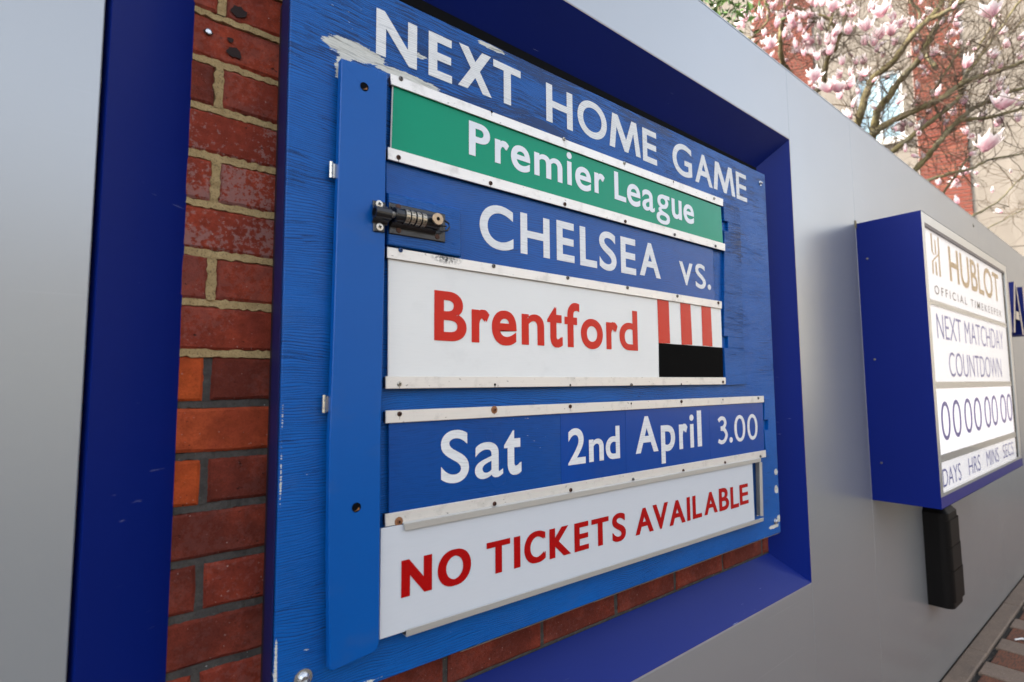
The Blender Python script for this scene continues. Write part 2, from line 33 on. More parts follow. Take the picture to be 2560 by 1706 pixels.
# ---------------------------------------------------------------- helpers
def lin(r, g, b):
    f = lambda c: (c/255/12.92) if c/255 <= .04045 else ((c/255+.055)/1.055)**2.4
    return (f(r), f(g), f(b), 1)
class M:
    """small node-graph helper"""
    def __init__(s, name):
        s.m = bpy.data.materials.new(name); s.m.use_nodes = True; s.t = s.m.node_tree
        s.p = s.t.nodes['Principled BSDF']; s.out = s.t.nodes['Material Output']; s._pos = None
    def n(s, typ, ins=None, **kw):
        nd = s.t.nodes.new('ShaderNode'+typ)
        for k, v in kw.items(): setattr(nd, k, v)
        for k, v in (ins or {}).items():
            if isinstance(v, bpy.types.NodeSocket): s.t.links.new(v, nd.inputs[k])
            else: nd.inputs[k].default_value = v
        return nd
    def pos(s):
        if s._pos is None: s._pos = s.n('NewGeometry').outputs['Position']
        return s._pos
    def map(s, scale=(1, 1, 1), loc=(0, 0, 0), vec=None):
        return s.n('Mapping', {'Vector': vec or s.pos(), 'Scale': scale, 'Location': loc}).outputs[0]
    def noise(s, scale=5, detail=4, rough=.55, vec=None, dist=0):
        return s.n('TexNoise', {'Vector': vec or s.pos(), 'Scale': scale, 'Detail': detail, 'Roughness': rough, 'Distortion': dist}).outputs['Fac']
    def ramp(s, fac, stops):
        r = s.n('ValToRGB', {'Fac': fac}); e = r.color_ramp.elements
        while len(e) < len(stops): e.new(.5)
        for i, (p, c) in enumerate(stops):
            e[i].position = p; e[i].color = c if hasattr(c, '__len__') else (c, c, c, 1)
        return r.outputs[0]
    def math(s, op, a, b=0., clamp=False):
        nd = s.n('Math', operation=op); nd.use_clamp = clamp
        for i, v in enumerate((a, b)):
            if isinstance(v, bpy.types.NodeSocket): s.t.links.new(v, nd.inputs[i])
            else: nd.inputs[i].default_value = v
        return nd.outputs[0]
    def mix(s, fac, a, b, mode='MIX'):
        nd = s.n('Mix', data_type='RGBA', blend_type=mode)
        for k, v in ((0, fac), (6, a), (7, b)):
            if isinstance(v, bpy.types.NodeSocket): s.t.links.new(v, nd.inputs[k])
            else: nd.inputs[k].default_value = v
        return nd.outputs[2]
    def set(s, **kw):
        for k, v in kw.items():
            k = {'color': 'Base Color', 'rough': 'Roughness', 'metal': 'Metallic', 'spec': 'Specular IOR Level', 'coat': 'Coat Weight', 'coatr': 'Coat Roughness',
                 'ecol': 'Emission Color', 'estr': 'Emission Strength', 'trans': 'Transmission Weight', 'ior': 'IOR', 'sss': 'Subsurface Weight', 'normal': 'Normal', 'alpha': 'Alpha'}[k]
            if isinstance(v, bpy.types.NodeSocket): s.t.links.new(v, s.p.inputs[k])
            else: s.p.inputs[k].default_value = v
        return s
    def bump(s, h, strength=.5, dist=.001):
        s.set(normal=s.n('Bump', {'Height': h, 'Strength': strength, 'Distance': dist}).outputs[0]); return s
    def sep(s, vec=None): return s.n('SeparateXYZ', {'Vector': vec or s.pos()}).outputs
    def gauss(s, x, z, rx, rz):
        """soft elliptical blotch mask around a place on the board (metres)"""
        o = s.sep()
        a = s.math('DIVIDE', s.math('SUBTRACT', o[0], x), rx); b = s.math('DIVIDE', s.math('SUBTRACT', o[2], z), rz)
        q = s.math('ADD', s.math('MULTIPLY', a, a), s.math('MULTIPLY', b, b))
        return s.math('SUBTRACT', 1., q, True)

def obj(name, verts, faces, mat, parent=None, smooth=False, origin=None, label=None, kind=None):
    """one mesh object; vertices are given in world metres, stored relative to the parent's origin"""
    o0 = Vector(parent['_o']) if parent is not None and '_o' in parent else Vector((0, 0, 0))
    me = bpy.data.meshes.new(name)
    me.from_pydata([tuple(Vector(v)-o0) for v in verts], [], faces); me.update()
    if isinstance(mat, (list, tuple)):
        for x in mat: me.materials.append(x)
    elif mat: me.materials.append(mat)
    if smooth: me.polygons.foreach_set('use_smooth', [True]*len(me.polygons))
    ob = bpy.data.objects.new(name, me); COL.objects.link(ob)
    if parent is not None: ob.parent = parent
    ob['_o'] = tuple(o0)
    if label: ob['label'] = label
    if kind: ob['kind'] = kind
    return ob
def tag(o, label, cat, group=None):
    o['label'] = label; o['category'] = cat
    if group: o['group'] = group
    return o
def thing(name, loc, label, cat, group=None):
    o = bpy.data.objects.new(name, None); COL.objects.link(o); o.location = loc; o['_o'] = tuple(loc); o.empty_display_size = .1
    return tag(o, label, cat, group)

class G:
    """collects simple solids into one mesh"""
    def __init__(s): s.v = []; s.f = []
    def add(s, vs, fs):
        b = len(s.v); s.v += [tuple(v) for v in vs]; s.f += [tuple(i+b for i in f) for f in fs]; return s
    def box(s, a, b):
        x0, y0, z0 = a; x1, y1, z1 = b
        return s.add([(x0,y0,z0),(x1,y0,z0),(x1,y1,z0),(x0,y1,z0),(x0,y0,z1),(x1,y0,z1),(x1,y1,z1),(x0,y1,z1)],
                     [(0,1,5,4),(1,2,6,5),(2,3,7,6),(3,0,4,7),(4,5,6,7),(3,2,1,0)])
    def slab(s, q, back, bev=0.0):
        """four front corners (tl,tr,br,bl) at their own y, extruded back to y=back, optional small front bevel"""
        tl, tr, br, bl = [Vector(p) for p in q]
        if bev:
            c = (tl+tr+br+bl)/4
            def ins(p): return Vector((p.x+(bev if p.x < c.x else -bev), p.y, p.z+(bev if p.z < c.z else -bev)))
            fr = [ins(p) for p in (tl, tr, br, bl)]; md = [Vector((p.x, p.y+bev, p.z)) for p in (tl, tr, br, bl)]; bk = [Vector((p.x, back, p.z)) for p in (tl, tr, br, bl)]
            return s.add(fr+md+bk, [(3,2,1,0)]+[(i,(i+1)%4,(i+1)%4+4,i+4) for i in range(4)]+[(i+4,(i+1)%4+4,(i+1)%4+8,i+8) for i in range(4)]+[(8,9,10,11)])
        fr = [tl, tr, br, bl]; bk = [Vector((p.x, back, p.z)) for p in fr]
        return s.add(fr+bk, [(3,2,1,0)]+[(i,(i+1)%4,(i+1)%4+4,i+4) for i in range(4)]+[(4,5,6,7)])
    def tube(s, pts, rads, n=8, caps=True):
        pts = [Vector(p) for p in pts]; rings = []; up = Vector((0, 0, 1))
        for i, p in enumerate(pts):
            t = (pts[min(i+1, len(pts)-1)]-pts[max(i-1, 0)]).normalized()
            a = t.cross(up)
            if a.length < .05: a = t.cross(Vector((0, 1, 0)))
            a.normalize(); b = t.cross(a).normalized(); r = rads[i] if hasattr(rads, '__len__') else rads
            rings.append([p+a*r*math.cos(2*math.pi*k/n)+b*r*math.sin(2*math.pi*k/n) for k in range(n)])
        vs = [v for rg in rings for v in rg]; fs = []
        for i in range(len(rings)-1):
            for k in range(n): fs.append((i*n+k, i*n+(k+1)%n, (i+1)*n+(k+1)%n, (i+1)*n+k))
        if caps: fs += [tuple(range(n))[::-1], tuple(range((len(rings)-1)*n, len(rings)*n))]
        return s.add(vs, fs)
    def lathe_y(s, c, prof, n=16):
        """profile [(radius, y offset)] turned about the y axis through c (front is -y)"""
        vs = [(c[0]+r*math.cos(2*math.pi*k/n), c[1]+y, c[2]+r*math.sin(2*math.pi*k/n)) for r, y in prof for k in range(n)]
        fs = [(i*n+k, i*n+(k+1)%n, (i+1)*n+(k+1)%n, (i+1)*n+k) for i in range(len(prof)-1) for k in range(n)]
        fs.append(tuple(range((len(prof)-1)*n, len(prof)*n)))
        return s.add(vs, fs)
    def obj(s, name, mat, parent=None, **kw): return obj(name, s.v, s.f, mat, parent, **kw)

# ---------------------------------------------------------------- lettering (built-in font outlines fitted letter by letter)
_gc = {}
def _thick(pts, w):
    P_ = []; n = len(pts)
    for i in range(n-1):
        p0 = pts[max(i-1, 0)]; p1 = pts[i]; p2 = pts[i+1]; p3 = pts[min(i+2, n-1)]
        for k in range(6):
            t = k/6; P_.append(tuple(.5*(2*p1[j]+(-p0[j]+p2[j])*t+(2*p0[j]-5*p1[j]+4*p2[j]-p3[j])*t*t+(-p0[j]+3*p1[j]-3*p2[j]+p3[j])*t**3) for j in (0, 1)))
    P_.append(pts[-1]); vs = []
    for i, p in enumerate(P_):
        a = P_[max(i-1, 0)]; b = P_[min(i+1, len(P_)-1)]; d = math.hypot(b[0]-a[0], b[1]-a[1]) or 1; nx, ny = -(b[1]-a[1])/d, (b[0]-a[0])/d
        vs += [(p[0]+nx*w/2, p[1]+ny*w/2), (p[0]-nx*w/2, p[1]-ny*w/2)]
    return vs, [(2*i, 2*i+1, 2*i+3, 2*i+2) for i in range(len(P_)-1)]
def custom(ch):
    if ch == 'M': return [(0,0),(.10,1),(.27,1),(.525,.36),(.71,1),(.87,1),(1,0),(.84,0),(.765,.64),(.585,0),(.465,0),(.225,.64),(.165,0)], [(12,0,1,11),(11,1,2),(11,2,3,10),(10,3,9),(9,3,4,8),(8,4,5),(8,5,6,7)]
    if ch == '3':
        w = .155; a, fa_ = _thick([(.07,.90),(.24,.995),(.42,.965),(.50,.80),(.40,.64),(.20,.585)], w); b, fb_ = _thick([(.20,.575),(.42,.53),(.55,.31),(.42,.09),(.22,.035),(.03,.115)], w)
        vs = a+b; n = len(a); x0 = min(v[0] for v in vs); x1 = max(v[0] for v in vs); y0 = min(v[1] for v in vs); y1 = max(v[1] for v in vs)
        return [((v[0]-x0)/(x1-x0), (v[1]-y0)/(y1-y0)) for v in vs], fa_+[tuple(i+n for i in f) for f in fb_]
    return None
def glyph(txt, off):
    k = (txt, round(off, 4))
    if k not in _gc:
        c = bpy.data.curves.new('t', 'FONT'); c.body = txt; c.offset = off; c.resolution_u = 10
        o = bpy.data.objects.new('t', c); COL.objects.link(o)
        me = bpy.data.meshes.new_from_object(o.evaluated_get(bpy.context.evaluated_depsgraph_get()))
        vs = [(v.co.x, v.co.y) for v in me.vertices]; fs = [tuple(p.vertices) for p in me.polygons]
        bpy.data.objects.remove(o); bpy.data.curves.remove(c); bpy.data.meshes.remove(me)
        x0 = min(v[0] for v in vs); x1 = max(v[0] for v in vs); y0 = min(v[1] for v in vs); y1 = max(v[1] for v in vs)
        _gc[k] = ([((x-x0)/(x1-x0), (y-y0)/(y1-y0)) for x, y in vs], fs, x1-x0, y1-y0)
    return _gc[k]
STEM = .094
def lettering(key, mat, parent, stem=None, off=None, name='lettering', lift=.0007):
    y, rows = DATA['words'][key]; g = G(); yy = y-lift
    for ch, x0, x1, z0, z1 in rows:
        w = x1-x0; h = z1-z0; copies = [0.]; o = off or 0.
        if stem:
            o = 0.
            for _ in range(4):
                gv, gf, gw, gh = glyph(ch, o); sx = w/gw
                want = (stem/sx-STEM)/2; o = max(-.02, min(.021, want))
            gv, gf, gw, gh = glyph(ch, o); sx = w/gw
            rem = stem-(STEM+2*o)*sx
            if rem > .0008 and ch not in '.il': k = min(rem, .006)/2; copies = [-k, k]
        gv, gf, gw, gh = glyph(ch, o)
        cu = custom(ch) if len(ch) == 1 and key not in ('zeros',) else None
        if ch == '3' and cu:
            nb_ = len(cu[0])//2; vs3, fs3 = cu; h1 = [f for f in fs3 if max(f) < nb_]; h2 = [f for f in fs3 if min(f) >= nb_]
            g.add([(x0+u*w, yy, z0+v*h) for u, v in vs3[:nb_]], h1); g.add([(x0+u*w, yy-.00015, z0+v*h) for u, v in vs3[nb_:]], [tuple(i-nb_ for i in f) for f in h2]); continue
        if cu: gv, gf = cu; copies = [0.]
        for j, dx in enumerate(copies):
            ww = w-2*abs(dx)
            g.add([(x0+abs(dx)+dx+u*ww, yy-.00012*j, z0+v*h) for u, v in gv], gf)
    # glyph faces point to +z in font space; here they must face -y
    g.f = [f[::-1] if False else f for f in g.f]
    return g.obj(name, mat, parent)

# ---------------------------------------------------------------- materials
def paint(name, col, rough=.32, cracks=0., blot=0., wear=0., bumpy=.25, chips=None, col2=None, spec=.22):
    """painted plywood: fine horizontal grain, darker open cracks, optional bare chips"""
    k = M(name)
    o = k.sep()
    wob = k.noise(3.1, 3, .5, k.map((1, 1, 2.2)))
    wob2 = k.noise(16, 2, .5, k.map((1, 1, 1.5)))
    zz = k.math('ADD', o[2], k.math('ADD', k.math('MULTIPLY', wob, .055), k.math('MULTIPLY', wob2, .006)))
    v = k.n('CombineXYZ', {'X': k.math('MULTIPLY', o[0], 9.), 'Y': 0., 'Z': k.math('MULTIPLY', zz, 200.)}).outputs[0]
    grain = k.noise(1., 4, .6, v)
    v2 = k.n('CombineXYZ', {'X': k.math('MULTIPLY', o[0], 26.), 'Y': 3., 'Z': k.math('MULTIPLY', zz, 420.)}).outputs[0]
    fine = k.noise(1., 3, .6, v2)
    big = k.noise(2.3, 4, .6)
    c = k.mix(k.ramp(big, [(.35, 0), (.7, 1)]), col, col2 or tuple(x*.86 for x in col[:3])+(1,))
    c = k.mix(k.math('MULTIPLY', k.ramp(fine, [(.36, 1), (.52, 0)]), .30 if cracks else .03), c, tuple(x*.45 for x in col[:3])+(1,))
    h = k.math('ADD', k.math('MULTIPLY', grain, .6), k.math('MULTIPLY', fine, .4))
    if cracks:
        dens = k.noise(4.2, 4, .6, k.map((.8, 1, 2.4), (3, 0, 1)))
        top = k.ramp(k.math('SUBTRACT', o[2], 1.1), [(.0, .0), (.75, .12)])
        d = k.math('ADD', dens, top)
        for (gx, gz, rx, rz, a) in (chips or {}).get('crack', []): d = k.math('ADD', d, k.math('MULTIPLY', k.gauss(gx, gz, rx, rz), a))
        thr = k.math('MULTIPLY', k.math('SUBTRACT', d, .40), cracks*1.25)
        ln = k.noise(1., 2, .5, k.n('CombineXYZ', {'X': k.math('MULTIPLY', o[0], 5.), 'Y': 9., 'Z': k.math('MULTIPLY', zz, 30.)}).outputs[0])
        sn = k.math('SINE', k.math('ADD', k.math('MULTIPLY', zz, 1600.), k.math('MULTIPLY', ln, 14.)))
        brk = k.noise(1., 3, .6, k.n('CombineXYZ', {'X': k.math('MULTIPLY', o[0], 18.), 'Y': 5., 'Z': k.math('MULTIPLY', zz, 300.)}).outputs[0])
        lines = k.math('MULTIPLY', k.ramp(k.math('ADD', sn, k.math('MULTIPLY', brk, 1.6)), [(.0, 1), (.22, 0)]), 1.)
        amt = k.ramp(d, [(.34, 0), (.60, 1)])
        fin = k.math('MULTIPLY', lines, k.math('MULTIPLY', amt, .72*min(1., cracks*2.2)))
        v3 = k.n('CombineXYZ', {'X': k.math('MULTIPLY', o[0], 11.), 'Y': 2., 'Z': k.math('MULTIPLY', zz, 420.)}).outputs[0]
        g3 = k.noise(1., 4, .6, v3)
        cr = k.math('LESS_THAN', g3, k.math('ADD', thr, .245))
        cr = k.math('MAXIMUM', k.math('MULTIPLY', cr, .9), fin)
        c = k.mix(k.math('MULTIPLY', cr, .85), c, chips.get('dark', (.002, .010, .05, 1)) if chips else (.002, .010, .05, 1))
        h = k.math('SUBTRACT', h, k.math('MULTIPLY', cr, 1.2))
    if chips and chips.get('bare'):
        st = k.noise(1., 4, .65, k.n('CombineXYZ', {'X': k.math('MULTIPLY', o[0], 55.), 'Y': 7., 'Z': k.math('MULTIPLY', zz, 300.)}).outputs[0])
        blob = k.noise(14, 4, .6, k.map((1, 1, 1.6)))
        tot = None
        for (gx, gz, rx, rz, a) in chips['bare']:
            q = k.math('MULTIPLY', k.gauss(gx, gz, rx, rz), a); tot = q if tot is None else k.math('MAXIMUM', tot, q)
        mk = k.math('GREATER_THAN', k.math('ADD', tot, k.math('ADD', k.math('MULTIPLY', st, .85), k.math('MULTIPLY', blob, .5))), 1.22)
        bare = k.mix(k.math('MULTIPLY', k.ramp(k.math('ADD', k.math('MULTIPLY', grain, 1.), k.math('MULTIPLY', fine, .8)), [(.70, 1), (.86, 0)]), .75), (.60, .60, .54, 1), (.12, .12, .10, 1))
        c = k.mix(mk, c, bare); h = k.math('SUBTRACT', h, k.math('MULTIPLY', mk, .8))
    if wear:
        st = k.noise(1., 3, .6, k.n('CombineXYZ', {'X': k.math('MULTIPLY', o[0], 60.), 'Y': 1., 'Z': k.math('MULTIPLY', o[2], 330.)}).outputs[0])
        reg = k.noise(5., 3, .6, k.map((1, 1, 1), (7, 3, 2)))
        mk = k.math('GREATER_THAN', k.math('ADD', st, k.math('MULTIPLY', reg, .5)), 1.08-wear*.1)
        c = k.mix(mk, c, (.55, .62, .66, 1))
    if blot:
        g2 = k.noise(7, 5, .65, k.map((1, 1, 1.5), (2, 1, 5)))
        c = k.mix(k.math('MULTIPLY', k.ramp(g2, [(.56, 0), (.72, 1)]), blot), c, (.10, .11, .09, 1))
    r = k.math('ADD', rough, k.math('MULTIPLY', k.math('SUBTRACT', big, .5), .18))
    k.set(color=c, rough=r, spec=spec); k.bump(h, bumpy, .0016)
    return k.m

BLUE = (.001, .108, .415, 1); BLUE2 = (.001, .090, .365, 1)
CRACKS = [(.62, 2.03, .42, .10, .16), (.36, 1.93, .16, .14, .10), (1.70, 2.0, .16, .22, .10), (1.35, 2.08, .4, .04, .12), (.9, 2.085, .35, .03, .2), (.75, 1.955, .30, .025, .2)]
BARE = [(.335, 1.965, .075, .024, 1.0), (.43, 1.955, .11, .012, .85), (.318, 1.925, .026, .045, .9), (.62, 2.087, .06, .008, .8), (.445, 2.005, .05, .008, .7)]
BARE += [(1.738, 1.13, .018, .016, .85), (1.735, 1.075, .02, .02, .9), (1.744, .985, .02, .016, 1.0), (1.71, .965, .05, .010, .8), (.2345, 1.0, .004, .10, .75), (.2345, 1.3, .003, .2, .55), (.27, 1.03, .05, .04, .42), (.37, .95, .1, .012, .55)]
m_board = paint('board_paint', BLUE, .36, .50, .10, .5, .45, {'crack': CRACKS, 'bare': BARE}, BLUE2)
m_flap = paint('flap_paint', (.001, .090, .36, 1), .30, 0, .12, 0, .06, None, (.001, .080, .33, 1))
m_block = paint('lock_block_paint', (.001, .094, .375, 1), .28, .42, .1, 0, .35, {'crack': [(.45, 1.69, .12, .06, .04)], 'bare': [(.394, 1.735, .02, .004, .6)]})
m_jamb = paint('jamb_paint', (.002, .100, .38, 1), .36, .62, .0, .8, .6, {'crack': [(1.6, 1.75, .1, .5, .05)], 'bare': [(1.62, 1.31, .02, .012, .7)]})
m_chel = paint('chelsea_paint', (.001, .090, .375, 1), .24, .32, .1, 0, .18, {'crack': [(1.27, 1.65, .06, .03, .16), (.62, 1.66, .12, .03, .12)]})
m_date = paint('date_panel_paint', (.001, .066, .30, 1), .26, .1, .1, .7, .18, {'crack': [], 'bare': [(.384, 1.24, .006, .06, .9), (.39, 1.2, .003, .09, .6), (.44, 1.155, .1, .02, .45)]})
m_date2 = paint('date_panel_paint_newer', (.001, .056, .31, 1), .24, 0, .1, .2, .08)
m_white_let = paint('white_sign_lettering', (.78, .79, .77, 1), .36, .26, .10, 0, .25, {'crack': [(a, b, c, d, e*.6) for a, b, c, d, e in CRACKS], 'dark': (.28, .31, .34, 1)}, (.72, .73, .71, 1))
m_white_let2 = paint('white_lettering_smooth', (.78, .79, .78, 1), .28, .06, .10, 0, .1, {'crack': [], 'dark': (.4, .43, .46, 1)}, (.73, .74, .73, 1))
m_white_vinyl = paint('white_vinyl_lettering', (.80, .82, .84, 1), .24, 0, 0, 0, .02, None, (.72, .75, .78, 1))
m_green = paint('green_panel', (.0, .285, .155, 1), .20, 0, .02, 0, .03, None, (.0, .27, .145, 1), spec=.14)
m_brent = paint('white_painted_panel', (.80, .80, .765, 1), .24, 0, .08, 0, .03, None, (.76, .76, .725, 1))
m_red = paint('red_lettering', (.60, .018, .007, 1), .24, 0, .03, 0, .05, None, (.55, .014, .006, 1))
m_black = paint('black_gloss', (.006, .006, .006, 1), .30, 0, .02, .55, .06, spec=.04)
m_black.node_tree.nodes['Principled BSDF'].inputs['IOR'].default_value = 1.12
m_nt = paint('white_acrylic_panel', (.60, .625, .65, 1), .24, 0, 0, 0, .0, None, (.585, .61, .635, 1))
m_dred = paint('dark_red_vinyl', (.40, .0015, .002, 1), .24, 0, 0, 0, 0, None, (.38, .0015, .002, 1))

def metal_rail():
    k = M('aluminium_rail'); o = k.sep()
    st = k.noise(1., 3, .6, k.map((8, 8, 900)))
    bl = k.noise(30, 5, .65, k.map((1, 1, 1.2))); sp = k.noise(160, 2, .5, k.map((.6, 1, 1)))
    c = k.mix(st, (.66, .63, .58, 1), (.78, .75, .70, 1))
    c = k.mix(k.math('MULTIPLY', k.ramp(bl, [(.54, 0), (.72, 1)]), .45), c, (.36, .34, .30, 1))
    c = k.mix(k.math('MULTIPLY', k.ramp(sp, [(.70, 0), (.76, 1)]), .6), c, (.07, .06, .05, 1))
    # black grime next to the lock block
    gm = k.math('MULTIPLY', k.gauss(.505, 1.636, .035, .010), k.ramp(k.noise(220, 3, .7), [(.40, 0), (.55, 1)]))
    c = k.mix(gm, c, (.02, .02, .02, 1))
    k.set(color=c, metal=.45, rough=k.math('ADD', .34, k.math('MULTIPLY', bl, .2))); k.bump(st, .15, .0004); return k.m
m_rail = metal_rail()
m_chan = M('aluminium_channel'); _s = m_chan.noise(1., 3, .6, m_chan.map((10, 10, 700)))
m_chan.set(color=m_chan.mix(_s, (.50, .49, .46, 1), (.62, .61, .57, 1)), metal=.6, rough=.36); m_chan.bump(_s, .12, .0004); m_chan = m_chan.m

def silver_panel():
    k = M('silver_composite_panel'); o = k.sep()
    ev = k.noise(1.3, 3, .5, k.map((1, 1, .5)))
    br = k.noise(1., 3, .6, k.map((500, 1, 3)))
    sm = k.noise(3.0, 5, .62, k.map((.7, 1, 1.3), (2, 0, 4)))
    low = k.math('SUBTRACT', 1.0, k.math('MULTIPLY', o[2], 1.1), True)          # darker, browner towards the ground
    scr = k.noise(1., 2, .5, k.n('Mapping', {'Vector': k.pos(), 'Rotation': (0, .7, 0), 'Scale': (6, 1, 220)}).outputs[0])
    scr2 = k.noise(1., 2, .5, k.n('Mapping', {'Vector': k.pos(), 'Rotation': (0, -.25, 0), 'Scale': (1.2, 1, 300), 'Location': (3, 0, 9)}).outputs[0])
    reg = k.noise(2.2, 3, .5, k.map((1, 1, 1), (5, 5, 5)))
    s1 = k.math('MULTIPLY', k.ramp(scr, [(.70, 0), (.76, 1)]), k.ramp(reg, [(.52, 0), (.6, 1)]))
    s2 = k.math('MULTIPLY', k.ramp(scr2, [(.66, 0), (.72, 1)]), k.ramp(reg, [(.5, 0), (.62, 1)]))
    c = k.mix(ev, (.345, .36, .37, 1), (.385, .40, .41, 1))
    c = k.mix(k.math('MULTIPLY', s2, .28), c, (.66, .68, .70, 1))
    c = k.mix(k.math('MULTIPLY', low, .35), c, (.30, .28, .26, 1))
    r = k.math('ADD', .25, k.math('MULTIPLY', sm, .12))
    k.set(color=c, metal=.52, rough=r)
    k.bump(k.math('ADD', k.math('MULTIPLY', k.noise(1.1, 2, .5, k.map((1, 1, .7))), 1.), k.math('MULTIPLY', br, .004)), .35, .004)
    return k.m
m_silver = silver_panel()
def navy(name, col, rough=.34, scuff=1.):
    k = M(name); ev = k.noise(3., 3, .5); sc = k.noise(1., 3, .6, k.n('Mapping', {'Vector': k.pos(), 'Rotation': (.4, .5, .2), 'Scale': (14, 14, 260)}).outputs[0])
    rg = k.noise(3.3, 3, .5, k.map((1, 1, 1), (1, 8, 2)))
    mk = k.math('MULTIPLY', k.ramp(sc, [(.715, 0), (.75, 1)]), k.ramp(rg, [(.55, 0), (.62, 1)]))
    c = k.mix(ev, col, tuple(x*.85 for x in col[:3])+(1,)); c = k.mix(k.math('MULTIPLY', mk, .7*scuff), c, (.45, .48, .62, 1))
    k.set(color=c, rough=k.math('ADD', rough, k.math('MULTIPLY', ev, .08)), spec=.16); k.bump(k.noise(700, 2, .5), .05, .0003); return k.m
m_navy = navy('navy_powder_coat', (.0006, .012, .155, 1))
m_navyside = navy('navy_box_paint', (.0003, .010, .15, 1), .42, .3)
m_darkside = navy('dark_board_edge', (.012, .014, .085, 1), .5, .4)
def simple(name, col, rough=.5, metal=0., **kw):
    k = M(name); e = k.noise(40, 4, .6); c = k.mix(e, col, tuple(x*.8 for x in col[:3])+(1,)); k.set(color=c, rough=rough, metal=metal, **kw); k.bump(e, .1, .0008); return k.m
m_void = simple('dark_gap', (.003, .003, .0035, 1), .9, spec=.1)
m_edge = simple('bare_wood_edge', (.36, .31, .26, 1), .7)
m_batten = simple('dark_timber_batten', (.016, .010, .020, 1), .6)
m_lip = simple('cut_metal_edge', (.45, .38, .34, 1), .4, .5)
m_hinge = simple('nickel_hinge', (.62, .58, .50, 1), .22, .9)
m_bolt = simple('zinc_bolt', (.62, .63, .64, 1), .25, .95)
m_scr = [simple('grey_screw', (.16, .15, .14, 1), .4, .7), simple('steel_screw', (.45, .42, .36, 1), .35, .8), simple('rusty_screw', (.085, .035, .02, 1), .7, .3), m_void, simple('blue_painted_screw', (.005, .06, .22, 1), .3), simple('orange_rust_screw', (.22, .08, .03, 1), .8)]
m_rust = simple('rust_stain', (.30, .13, .05, 1), .8)
m_lock = simple('black_lock_enamel', (.012, .012, .013, 1), .26); m_dial = simple('brass_dial', (.50, .44, .34, 1), .3, .7); m_knob = simple('bronze_knob_face', (.42, .30, .19, 1), .32, .7)
m_lockscr = simple('bright_screw', (.66, .62, .54, 1), .3, .6)
m_blackp = simple('black_plastic', (.003, .0025, .0025, 1), .5, spec=.15)

# ---------------------------------------------------------------- ground
def paving_mat(name, c1, c2, spots=.0, rough=.8, streak=False):
    k = M(name); a = k.noise(9, 5, .65); b = k.noise(120, 3, .6); rnd = k.n('ObjectInfo').outputs['Random']
    c = k.mix(k.ramp(a, [(.3, 0), (.7, 1)]), c1, c2); c = k.mix(k.math('MULTIPLY', rnd, .35), c, tuple(x*.6 for x in c1[:3])+(1,))
    if streak:
        s = k.noise(1., 3, .6, k.n('Mapping', {'Vector': k.pos(), 'Rotation': (0, 0, .5), 'Scale': (25, 140, 10)}).outputs[0]); c = k.mix(k.math('MULTIPLY', k.ramp(s, [(.45, 0), (.6, 1)]), .7), c, (.035, .02, .014, 1))
    if spots:
        v = k.n('TexVoronoi', {'Vector': k.pos(), 'Scale': 150.}); c = k.mix(k.math('MULTIPLY', k.math('LESS_THAN', v.outputs['Distance'], .17), k.math('MULTIPLY', k.math('GREATER_THAN', k.sep(v.outputs['Color'])[0], .72), spots)), c, (.42, .36, .30, 1))
    c = k.mix(k.math('MULTIPLY', k.ramp(b, [(.35, 1), (.55, 0)]), .25), c, (.03, .025, .02, 1))
    k.set(color=c, rough=rough); k.bump(k.math('ADD', b, a), .5, .002); return k.m
m_ground = paving_mat('pavement_sheet', (.034, .032, .029, 1), (.048, .045, .041, 1), .3)
m_kerb = paving_mat('kerb_stone', (.20, .145, .105, 1), (.14, .105, .08, 1), .8)
m_pgrey = paving_mat('grey_paver', (.17, .122, .09, 1), (.22, .16, .118, 1), .9)
m_pbrown = paving_mat('brown_clay_paver', (.20, .066, .028, 1), (.12, .042, .02, 1), 0, .75, True)
m_grit = simple('black_joint_grit', (.02, .018, .015, 1), .9)
k = G().add([(-150,-150,-.035),(150,-150,-.035),(150,150,-.035),(-150,150,-.035)], [(0,1,2,3)])
ground = k.obj('ground', m_ground); ground['kind'] = 'structure'
pave = G().box((-1.5, -1.9, -.034), (9.5, -.0, -.016)).obj('pavement', m_grit); pave['kind'] = 'structure'
def chamf(g, a, b, c=.003):
    x0, y0, z0 = a; x1, y1, z1 = b
    return g.add([(x0,y0,z0),(x1,y0,z0),(x1,y1,z0),(x0,y1,z0),(x0,y0,z1-c),(x1,y0,z1-c),(x1,y1,z1-c),(x0,y1,z1-c),(x0+c,y0+c,z1),(x1-c,y0+c,z1),(x1-c,y1-c,z1),(x0+c,y1-c,z1)],
                 [(0,1,5,4),(1,2,6,5),(2,3,7,6),(3,0,4,7),(4,5,9,8),(5,6,10,9),(6,7,11,10),(7,4,8,11),(8,9,10,11)])
x = 3.752-.915*6
while x < 9.4:
    chamf(G(), (x+.002, -.084, -.03), (x+.913, -.002, .004+random.uniform(-.001, .001)), .006).obj('kerb_stone', m_kerb, pave); x += .915
n = 0; x = 3.645-.392*9
while x < 8.6:
    for r in range(3):
        o = r*.425; j = random.uniform(-.003, .003)
        chamf(G(), (x+.010, -.125-o-.40, -.03), (x+.222, -.108-o+j, random.uniform(-.004, .001)), .005).obj('paver', m_pbrown, pave)
        chamf(G(), (x+.228, -.10-o-.412, -.03), (x+.388, -.094-o+j, random.uniform(-.001, .003)), .004).obj('paver', m_pgrey, pave)
    x += .392
g = G()
for i in range(900):
    px = random.uniform(2.6, 8.); py = random.uniform(-.106, -.085); r = random.uniform(.0015, .0045); pz = -.014+random.uniform(0, .006)
    g.add([(px-r,py,pz),(px,py-r*.8,pz+r*.2),(px+r,py,pz),(px,py+r*.8,pz),(px,py,pz+r)], [(0,1,4),(1,2,4),(2,3,4),(3,0,4)])
